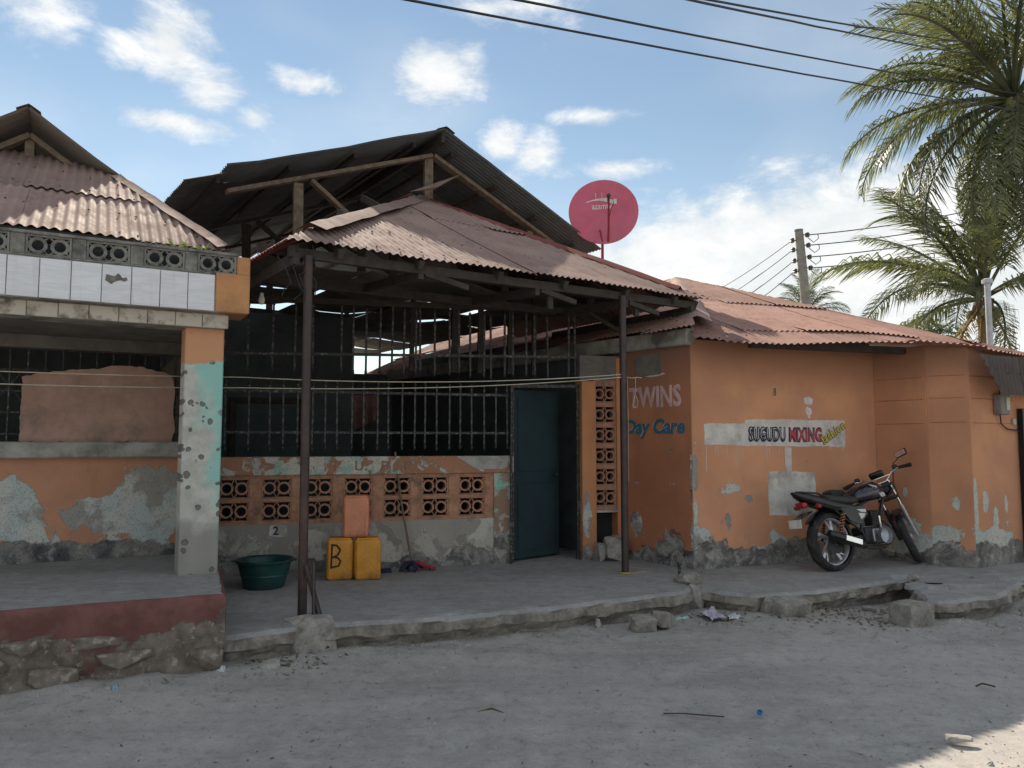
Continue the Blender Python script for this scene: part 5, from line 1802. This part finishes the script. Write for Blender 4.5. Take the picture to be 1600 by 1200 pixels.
def motorcycle():
    F = FR(3.444, 8.312, 25.6, .214) @ Matrix.Rotation(R(-9), 4, 'X')
    t = thing('motorcycle', 'black and navy motorcycle parked leaning against the orange wall', 'motorcycle', F)
    wheel(t, Matrix.Translation((0, 0, .312)), .128, .312)
    # chassis tubes
    m = MB()
    m.tube([(.94, 0, .86), (.80, 0, .78), (.45, 0, .66), (.20, 0, .66)], .020, 8)
    m.tube([(.93, 0, .80), (.80, 0, .50), (.72, 0, .30)], .020, 8)
    for s in (-1, 1):
        m.tube([(.45, s * .09, .66), (.10, s * .10, .64), (-.22, s * .08, .72)], .014, 7)
        m.tube([(.42, s * .09, .66), (.38, s * .10, .42), (.42, s * .09, .28), (.72, s * .07, .27)], .015, 7)
        m.tube([(.40, s * .10, .38), (.02, s * .105, .64)], .012, 6)
    m.build('frame', 'bike_frame', t, smooth=50)
    for s in (-1, 1):
        MB().bar((0, s * .085, .302), (.42, s * .085, .34), .022, .04).build('swing_arm', 'bike_frame', t)
        sp_ = []
        for i in range(60):
            f = i / 59
            a = f * 2 * math.pi * 8
            c = Vector((.02, s * .125, .36)).lerp(Vector((.12, s * .115, .60)), f)
            sp_.append(c + Vector((.024 * math.cos(a), .024 * math.sin(a), 0)))
        sh = MB().tube([(.01, s * .125, .32), (.13, s * .115, .63)], .014, 8).build('shock_absorber', 'bike_frame', t)
        MB().tube(sp_, .0065, 5).build('spring', 'spring_orange', sh)
    # engine
    en = MB()
    en.bm(rounded_box(.30, .22, .18, .035, 2), Matrix.Translation((.57, 0, .26)))
    en.build('engine', 'engine_dark', t, smooth=45)
    MB().lathe([(.001, .0), (.06, .0), (.085, -.012), (.092, -.035), (.092, -.06)], 24, Matrix.Translation((.60, -.17, .345)) @ Matrix.Rotation(R(90), 4, 'X') @ Matrix.Scale(-1, 4, (0, 0, 1)) @ Matrix.Translation((0, 0, 0))).build('clutch_cover', 'bike_silver', t, smooth=40)
    MB().bm(rounded_box(.20, .035, .15, .014, 2), Matrix.Translation((.62, -.115, .27))).build('crankcase_cover', 'bike_silver', t, smooth=45)
    for k in range(7):
        MB().bm(rounded_box(.15, .16, .010, .003, 1), Matrix.Translation((.655 + k * .010, 0, .455 + k * .024))).build('cooling_fin', 'engine_dark', t)
    MB().bm(rounded_box(.12, .12, .17, .01, 1), Matrix.Translation((.68, 0, .45))).build('cylinder', 'engine_dark', t)
    MB().tube([(.59, -.16, .36), (.58, -.185, .42), (.572, -.19, .55)], .010, 7).build('kick_lever', 'chrome', t, smooth=50)
    MB().tube([(.44, .05, .27), (.44, -.23, .27)], .012, 7).build('foot_peg', 'rubber', t)
    MB().tube([(.46, -.15, .25), (.60, -.19, .235), (.68, -.19, .25)], .008, 6).build('brake_pedal', 'bike_frame', t)
    # exhaust
    MB().tube([(.75, -.06, .52), (.83, -.10, .44), (.80, -.13, .30), (.66, -.14, .22), (.46, -.145, .215), (.30, -.15, .24)], .019, 8).build('exhaust_pipe', 'engine_dark', t, smooth=50)
    mf = loft([(.34, -.16, .245, .026, .028), (.30, -.165, .255, .045, .045), (.0, -.18, .335, .052, .055), (-.18, -.185, .385, .050, .052), (-.21, -.187, .393, .030, .030)], 14, 2.0).build('muffler', 'bike_black', t, smooth=50)
    MB().bar((.22, -.222, .285), (-.02, -.236, .345), .006, .052).build('heat_shield', 'chrome', mf)
    # bodywork
    tk = loft([(.40, 0, .765, .075, .05), (.46, 0, .79, .115, .085), (.58, 0, .815, .135, .105), (.72, 0, .83, .138, .105), (.83, 0, .825, .11, .085), (.89, 0, .815, .05, .05)], 20, 2.5).build('fuel_tank', 'bike_navy', t, smooth=60)
    MB().lathe([(.036, 0), (.040, .01), (.03, .022), (.001, .024)], 14, Matrix.Translation((.64, 0, .922))).build('tank_cap', 'chrome', tk, smooth=40)
    for (a, b, c) in (((.60, .87), (.80, .80), (.79, .76)), ((.66, .82), (.82, .775), (.74, .755)), ((.56, .90), (.72, .875), (.70, .855))):
        MB().add([(a[0], -.132, a[1]), (b[0], -.126, b[1]), (c[0], -.134, c[1]), (a[0] + .03, -.139, a[1] - .02)], [(0, 1, 2, 3)]).build('decal', 'decal_white', tk)
    loft([(-.16, 0, .775, .085, .030), (-.02, 0, .765, .115, .045), (.15, 0, .745, .125, .05), (.32, 0, .735, .115, .05), (.43, 0, .745, .08, .04)], 18, 3.0).build('seat', 'seat_vinyl', t, smooth=60)
    tc = loft([(.30, 0, .66, .112, .050), (.16, 0, .675, .118, .060), (.0, 0, .70, .116, .070), (-.16, 0, .745, .105, .068), (-.30, 0, .785, .080, .055), (-.40, 0, .815, .052, .034), (-.455, 0, .838, .024, .012)], 16, 2.6).build('tail_cowl', 'bike_black', t, smooth=60)
    MB().tube([(-.05, -.105, .77), (-.2, -.10, .825), (-.36, -.05, .845), (-.38, 0, .848), (-.36, .05, .845), (-.2, .10, .825), (-.05, .105, .77)], .011, 7).build('grab_rail', 'bike_frame', tc, smooth=50)
    MB().bm(rounded_box(.07, .12, .065, .018, 2), Matrix.Translation((-.345, 0, .675))).build('tail_light', 'lamp_red', t, smooth=50)
    for s in (-1, 1):
        MB().bm(rounded_box(.05, .06, .045, .014, 2), Matrix.Translation((-.26, s * .15, .665))).build('indicator', 'lamp_red', t, smooth=50)
        MB().tube([(-.26, s * .05, .69), (-.26, s * .14, .69)], .008, 5).build('indicator_stem', 'bike_frame', t)
        # side panel with a pale graphic
        MB().prism([(.10, .66), (.46, .67), (.50, .58), (.36, .47), (.22, .52)], s * .105 - .008, s * .105 + .008).build('side_panel', 'bike_black', t)
    MB().prism([(.33, .635), (.47, .635), (.475, .60), (.40, .605)], -.117, -.114).build('decal', 'decal_white', t)
    MB().prism([(.355, .595), (.46, .588), (.44, .555), (.385, .525)], -.117, -.114).build('decal', 'decal_white', t)
    fd = MB()
    n = 14
    for i in range(n):
        a0, a1 = R(30 + 115 * i / n), R(30 + 115 * (i + 1) / n)
        q = []
        for a in (a0, a1):
            for (yy, rr_) in ((-.075, .335), (-.05, .352), (.05, .352), (.075, .335)):
                q.append((rr_ * math.cos(a), yy, .302 + rr_ * math.sin(a)))
        o = len(fd.v)
        fd.v += q
        for k in range(3):
            fd.f.append((o + k, o + k + 1, o + k + 5, o + k + 4))
    fd.build('rear_fender', 'bike_black', t, smooth=50)
    MB().add([(-.26, -.07, .64), (-.26, .07, .64), (-.46, .06, .555), (-.46, -.06, .555), (-.27, -.07, .63), (-.27, .07, .63), (-.465, .06, .545), (-.465, -.06, .545)], [(0, 1, 2, 3), (7, 6, 5, 4), (0, 3, 7, 4), (1, 5, 6, 2), (2, 6, 7, 3), (0, 4, 5, 1)]).build('mudguard', 'bike_black', t)
    MB().box((-.475, -.085, .47), (-.470, .085, .56)).build('number_plate', 'decal_white', t)
    MB().bm(rounded_box(.44, .03, .055, .012, 1), Matrix.Translation((.20, .10, .345))).build('chain_guard', 'bike_black', t, smooth=50)
    MB().lathe([(.03, 0), (.115, 0), (.118, .004), (.03, .006)], 28, Matrix.Translation((0, -.072, .302)) @ Matrix.Rotation(R(90), 4, 'X')).build('brake_plate', 'engine_dark', t, smooth=40)
    MB().tube([(.42, .10, .24), (.36, .24, .06), (.34, .30, -.02)], .012, 6).build('side_stand', 'bike_frame', t)
    MB().hull((.20, .02, .82), (.17, .11, .05), 91, 26, box=.2).build('bundle', 'seat_vinyl', t, smooth=30)
    # steering: fork, wheel, bars turn together towards the wall
    head = Vector((.945, 0, .86))
    ax = Vector((-math.sin(R(27)), 0, math.cos(R(27))))
    S = Matrix.Translation(head) @ Matrix.Rotation(R(36), 4, ax) @ Matrix.Translation(-head)
    wheel(t, S @ Matrix.Translation((1.235, 0, .302)), .085)
    for s in (-1, 1):
        fk = MB().tube([S @ Vector((.915, s * .088, .92)), S @ Vector((1.09, s * .088, .58))], .016, 9).build('fork', 'chrome', t, smooth=50)
        MB().tube([S @ Vector((1.06, s * .088, .64)), S @ Vector((1.235, s * .088, .30))], .025, 9).build('fork_slider', 'bike_silver' if s < 0 else 'bike_frame', fk, smooth=50)
    m = MB()
    for z, x in ((.86, .945), (.72, 1.015)):
        m.bm(rounded_box(.08, .23, .035, .01, 1), S @ Matrix.Translation((x, 0, z)))
    m.build('fork_yoke', 'bike_frame', t)
    ff = MB()
    n = 12
    for i in range(n):
        a0, a1 = R(20 + 125 * i / n), R(20 + 125 * (i + 1) / n)
        q = []
        for a in (a0, a1):
            for (yy, rr_) in ((-.062, .315), (-.04, .332), (.04, .332), (.062, .315)):
                q.append(tuple(S @ Vector((1.235 + rr_ * math.cos(a), yy, .302 + rr_ * math.sin(a)))))
        o = len(ff.v)
        ff.v += q
        for k in range(3):
            ff.f.append((o + k, o + k + 1, o + k + 5, o + k + 4))
    ff.build('front_fender', 'bike_navy', t, smooth=50)
    bar = [(.95, -.36, .99), (.90, -.36 + .13, 1.01), (.915, -.16, .99), (.93, -.07, .92), (.93, .07, .92), (.915, .16, .99), (.90, .36 - .13, 1.01), (.86, .36, .99)]
    bar[0] = (.86, -.36, .99)
    hb = MB().tube([S @ Vector(q) for q in bar], .0115, 8).build('handlebar', 'chrome', t, smooth=50)
    MB().tube([S @ Vector((.915, -.14, .975)), S @ Vector((.915, .14, .975))], .007, 6).build('cross_bar', 'chrome', hb)
    for s in (-1, 1):
        MB().tube([S @ Vector((.855, s * .385, .99)), S @ Vector((.895, s * .25, 1.01))], .018, 9).build('grip', 'rubber', hb, smooth=50)
        MB().bm(rounded_box(.05, .06, .045, .012, 1), S @ Matrix.Translation((.905, s * .215, 1.01))).build('switch_box', 'bike_frame', hb)
        MB().tube([S @ Vector((.93, s * .21, 1.01)), S @ Vector((.955, s * .29, 1.0)), S @ Vector((.93, s * .38, .98))], .006, 5).build('brake_lever', 'bike_frame', hb)
    MB().tube([S @ Vector((.90, -.215, 1.02)), S @ Vector((.895, -.215, 1.07)), S @ Vector((.92, -.28, 1.105))], .006, 6).build('mirror_stem', 'bike_frame', hb)
    mr = MB().bm(rounded_box(.03, .15, .075, .014, 2), S @ Matrix.Translation((.92, -.335, 1.115)) @ Matrix.Rotation(R(-30), 4, 'Z')).build('mirror', 'bike_black', hb, smooth=50)
    MB().bm(rounded_box(.004, .128, .058, .0015, 1), S @ Matrix.Translation((.92, -.335, 1.1235)) @ Matrix.Rotation(R(-30), 4, 'Z') @ Matrix.Translation((-.017, 0, 0))).build('mirror_glass', 'mirror_face', mr)
    hl = loft([(.93, 0, .86, .06, .06), (1.0, 0, .865, .085, .085), (1.06, 0, .86, .09, .09), (1.075, 0, .86, .08, .08)], 16, 2.3)
    hl.v = [tuple(S @ Vector(q)) for q in hl.v]
    hl.build('headlamp', 'bike_black', t, smooth=50)
    MB().bm(rounded_box(.05, .16, .08, .02, 2), S @ Matrix.Translation((.93, 0, .985)) @ Matrix.Rotation(R(-35), 4, 'Y')).build('instrument_pod', 'bike_black', t, smooth=50)
    MB().tube([S @ Vector((.905, -.215, 1.04)), S @ Vector((.99, -.16, .98)), (1.0, -.10, .85), (.86, -.06, .72)], .006, 5).build('control_cable', 'rubber', t)
    MB().tube([S @ Vector((.905, -.20, 1.03)), S @ Vector((1.03, -.12, .9)), S @ Vector((1.10, -.09, .55)), S @ Vector((1.22, -.07, .34))], .005, 5).build('brake_hose', 'rubber', t)


motorcycle()

# ------------------------------------------------------------------ broken kerbs, stones, rubbish
def chunk(name, label, cat, x, y, z, s, seed, rot, mat='concrete_rough', group='loose stones and broken kerb pieces', tilt=0, rough=1.0):
    """a squared lump of broken concrete with chipped edges"""
    bm = bmesh.new()
    bmesh.ops.create_cube(bm, size=2.0)
    bmesh.ops.subdivide_edges(bm, edges=bm.edges[:], cuts=5, use_grid_fill=True)
    for v in bm.verts:
        p = v.co.copy()
        e = sorted((abs(p.x), abs(p.y), abs(p.z)))
        edge = max(0, e[1] - .55) / .45           # 1 on edges and corners
        nz = noise.noise((p.x * 1.7 + seed, p.y * 1.7, p.z * 1.7 + seed))
        nf = noise.noise((p.x * 4.2 + seed, p.y * 4.2, p.z * 4.2))
        k = 1 - edge * (.05 + .16 * max(0, nz + .15)) * rough
        v.co = Vector((p.x * s[0] * k + .010 * nf, p.y * s[1] * k + .010 * nf, p.z * s[2] * k + .008 * nz))
    o = MB().bm(bm).build(name, mat, None, None, FR(x, y, rot, z) @ Matrix.Rotation(R(tilt), 4, 'X'), smooth=28)
    return tag(o, label, cat, group)


def rock(name, label, cat, x, y, z, s, seed, rot, mat='concrete_rough', group='loose stones and broken kerb pieces', box=.85, n=22, tilt=0):
    o = MB().hull((0, 0, 0), s, seed, n, box=box).build(name, mat, None, None, FR(x, y, rot, z) @ Matrix.Rotation(R(tilt), 4, 'X'))
    return tag(o, label, cat, group)


chunk('kerb_block', 'upright square kerb block standing alone at the right end of the gap', 'kerb stone', 3.40, 6.68, .095, (.155, .12, .135), 51, 26)
chunk('kerb_block', 'tilted kerb block at the left end of the gap in the kerb', 'kerb stone', 2.50, 7.08, .075, (.175, .11, .105), 52, 18, tilt=13)
rock('kerb_block', 'brown broken stone leaning between the two left kerb pieces', 'kerb stone', 2.30, 7.12, .085, (.06, .10, .12), 53, 10, box=.8, tilt=18)
rock('kerb_block', 'pale pitted lump of kerb just right of the rubbish heap', 'kerb stone', 2.14, 7.20, .10, (.085, .09, .10), 54, 35, box=.7)
rock('concrete_lump', 'grey lump of concrete with a pipe stub at the pavement corner', 'concrete', 1.72, 7.62, .25, (.13, .12, .075), 55, 20, box=.4, n=40)
tag(MB().tube([(1.665, 7.74, .24), (1.66, 7.74, .365)], .017, 8).build('pipe_stub', 'iron_dark'), 'short cut off pipe sticking up at the pavement corner', 'pipe')
rock('corner_stone', 'pale yellowish stone set upright at the corner of the porch kerb', 'stone', 1.74, 7.42, .11, (.065, .075, .135), 56, 20, 'stone', box=.8)
chunk('broken_block', 'left half of the broken concrete block on the road below the kerb', 'concrete block', 1.10, 6.60, .062, (.105, .075, .062), 57, 12, tilt=10)
chunk('broken_block', 'right half of the broken concrete block on the road below the kerb', 'concrete block', 1.28, 6.68, .075, (.07, .085, .068), 58, -25, tilt=-18)
rock('stone', 'small upright stone left of the broken concrete block', 'stone', .73, 6.66, .035, (.025, .03, .055), 59, 0, 'stone')
rock('stone', 'pale stone at the foot of the left post footing', 'stone', -1.70, 5.47, .035, (.10, .055, .045), 60, 12, 'stone', box=.5)
rock('stone', 'larger of the two pale stones at the right edge of the road', 'stone', 4.78, 7.28, .04, (.065, .05, .05), 61, 12, 'stone', box=.4)
rock('stone', 'smaller flat stone beside the larger one at the right edge', 'stone', 4.66, 7.13, .02, (.05, .035, .02), 62, 42, 'stone', box=.4)
rock('stone', 'flat whitish stone on the road near the sunlit corner', 'stone', 2.36, 4.20, .02, (.085, .035, .018), 63, -12, 'stone', box=.3)
rock('stone', 'brown stone at the foot of the red plinth', 'stone', -2.87, 4.86, .02, (.055, .04, .025), 64, 25, 'stone', box=.5)
rock('stone', 'second stone along the foot of the red plinth', 'stone', -2.62, 4.86, .025, (.05, .035, .03), 65, 55, 'stone', box=.5)
rock('stone', 'pale pebble at the foot of the red plinth nearest the porch', 'stone', -2.33, 5.02, .025, (.03, .025, .03), 66, 5, 'stone', box=.5)
rock('stone', 'dark stone on the pavement at the edge of the screed patch', 'stone', 4.05, 7.86, .235, (.07, .03, .03), 67, 5, box=.5)
rock('stone', 'small brown stone lying loose in the kerb gap', 'stone', 3.22, 7.46, .12, (.05, .07, .04), 68, 35, box=.6)


for i, (x, y, sx) in enumerate(((-.9, 5.98, .035), (-.35, 6.08, .028), (.2, 6.35, .04), (.55, 6.5, .03), (1.95, 6.72, .035), (2.9, 6.9, .04), (3.05, 7.05, .05), (2.85, 7.2, .045), (3.35, 7.35, .05), (4.2, 6.75, .03))):
    rock('stone', ('small grey rubble stone %s' % ('at the foot of the porch kerb left of centre', 'at the foot of the porch kerb below the mop', 'at the foot of the porch kerb below the door', 'at the foot of the porch kerb left of the upright stone', 'on the road in front of the lilac bag', 'at the front of the kerb gap', 'in the middle of the kerb gap', 'at the left of the kerb gap near the pavement', 'at the back of the kerb gap by the bike', 'at the foot of the right kerb')[i]), 'stone', x, y, sx * .5, (sx * 1.2, sx * .9, sx * .7), 400 + i, i * 37, 'stone' if i % 2 else 'concrete_rough', box=.6)


def crumple(name, label, mat, x, y, z, s, seed, group='rubbish on the road'):
    rr = random.Random(seed)
    n = 7
    vs, fs = [], []
    for j in range(n):
        for i in range(n):
            u, v = i / (n - 1) - .5, j / (n - 1) - .5
            vs.append((u * 2 * s[0] * rr.uniform(.8, 1.1), v * 2 * s[1] * rr.uniform(.8, 1.1), s[2] * (abs(rr.gauss(.3, .5)) * (1 - 2.2 * (u * u + v * v)) + .12)))
    for j in range(n - 1):
        for i in range(n - 1):
            q = j * n + i
            fs.append((q, q + 1, q + n + 1, q + n))
    o = MB().add(vs, fs).build(name, mat, None, None, FR(x, y, rr.uniform(0, 180), z))
    return tag(o, label, 'litter', group)


crumple('plastic_bag', 'crumpled lilac plastic bag on the rubbish heap by the kerb corner', 'litter_lilac', 1.78, 6.99, .03, (.13, .09, .09), 1)
crumple('plastic_bag', 'white scrap of plastic beside the lilac bag', 'litter_white', 1.98, 6.98, .02, (.06, .05, .05), 2)
crumple('plastic_wrapper', 'pale green wrapper between the broken block and the lilac bag', 'litter_green', 1.50, 6.92, .02, (.10, .025, .03), 3)
crumple('paper_scrap', 'crumpled white paper at the foot of the red plinth corner', 'litter_white', -1.96, 5.33, .02, (.05, .04, .05), 4)
crumple('plastic_wrapper', 'sky blue wrapper at the foot of the red plinth', 'litter_sky', -2.52, 4.98, .02, (.055, .035, .03), 5)
crumple('paper_scrap', 'tiny white scraps beside the post footing', 'litter_white', -1.82, 5.38, .01, (.05, .02, .02), 6)
crumple('paper_scrap', 'flat pale scrap on the road below the plinth', 'litter_white', -2.72, 4.66, .01, (.05, .02, .012), 8)
bc = tag(MB().lathe([(.001, .0), (.016, .0), (.017, .014), (.013, .015), (.012, .004), (.001, .004)], 14).build('bottle_cap', 'litter_blue', None, None, FR(1.44, 4.60, 0, .012) @ Matrix.Rotation(.5, 4, 'X')), 'bright blue bottle cap on the road', 'bottle cap')
tag(MB().tube([(.88, 4.60, .012), (1.0, 4.585, .016), (1.22, 4.55, .010)], .004, 5).build('twig', 'twig'), 'thin dark twig on the road left of the bottle cap', 'twig')
tag(MB().tube([(-.20, 4.62, .012), (-.12, 4.66, .02), (-.05, 4.60, .012)], .006, 5).build('twig', 'leaf_dry'), 'curled dry stalk in the middle of the road', 'twig')
tag(MB().tube([(3.0, 5.1, .012), (3.06, 5.13, .02), (3.12, 5.09, .012)], .006, 5).build('twig', 'twig'), 'short dark twig on the road to the right', 'twig')

# grit and pebbles too many to count
m = MB()
rr = random.Random(77)
cnt = 0
while cnt < 5200:
    if rr.random() < .55:
        x = rr.uniform(-3.2, 5.2)
        y = kerb_y(x) - abs(rr.gauss(0, .35)) - .02
    else:
        y = rr.uniform(3.4, 7.0)
        x = rr.uniform(-.72, .72) * y
    if y > kerb_y(x) - .02 and not (2.7 < x < 3.7 and y < 7.4):
        continue
    cnt += 1
    s = rr.choice((.003, .003, .004, .004, .005, .006, .008)) * rr.uniform(.7, 1.4) * (2.2 if rr.random() < .03 else 1)
    z = ground_h(x, y)
    o = len(m.v)
    a = rr.uniform(0, 6.28)
    pts = []
    for k in range(5):
        b = a + k * 1.2566 + rr.uniform(-.3, .3)
        pts.append((x + s * 1.3 * math.cos(b), y + s * math.sin(b), z - .001))
    pts += [(x + s * .35, y - s * .2, z + s * rr.uniform(.7, 1.2)), (x - s * .4, y + s * .2, z + s * rr.uniform(.6, 1.0))]
    m.v += pts
    m.f += [(o, o + 1, o + 5), (o + 1, o + 2, o + 6, o + 5), (o + 2, o + 3, o + 6), (o + 3, o + 4, o + 6), (o + 4, o, o + 5, o + 6)]
tag(m.build('gravel', 'gravel_mat'), 'loose grit and pebbles scattered over the dirt road', 'gravel', kind='stuff')
# leaf litter and crumbs round the broken kerb
m = MB()
for k in range(520):
    x, y = rr.choice(((1.85, 6.98, .16), (2.62, 6.95, .2), (3.15, 6.75, .18), (3.0, 7.2, .25), (3.5, 7.3, .2), (-1.6, 5.6, .2)))[:2]
    sd = .17
    x += rr.gauss(0, sd)
    y += rr.gauss(0, sd * .7)
    z = ground_h(x, y) + .006
    l = rr.uniform(.012, .032)
    a = rr.uniform(0, 6.28)
    d = Vector((math.cos(a), math.sin(a), rr.uniform(-.2, .5)))
    w = Vector((-math.sin(a), math.cos(a), rr.uniform(-.4, .4))) * .35
    p = Vector((x, y, z))
    m.add([p - d * l, p + w * l, p + d * l, p - w * l], [(0, 1, 2, 3)])
for k in range(420):
    y = rr.uniform(3.5, 6.9)
    x = rr.uniform(-.7, .7) * y
    if y > kerb_y(x) - .05:
        continue
    p = Vector((x, y, ground_h(x, y) + .004))
    a = rr.uniform(0, 6.28)
    l = rr.uniform(.006, .02)
    d = Vector((math.cos(a), math.sin(a), rr.uniform(-.1, .3)))
    w = Vector((-math.sin(a), math.cos(a), rr.uniform(-.2, .2))) * rr.uniform(.12, .4)
    m.add([p - d * l, p + w * l, p + d * l, p - w * l], [(0, 1, 2, 3)])
tag(m.build('leaf_litter', 'leaf_dry'), 'dry leaf litter gathered round the broken kerb', 'leaf litter', kind='stuff')
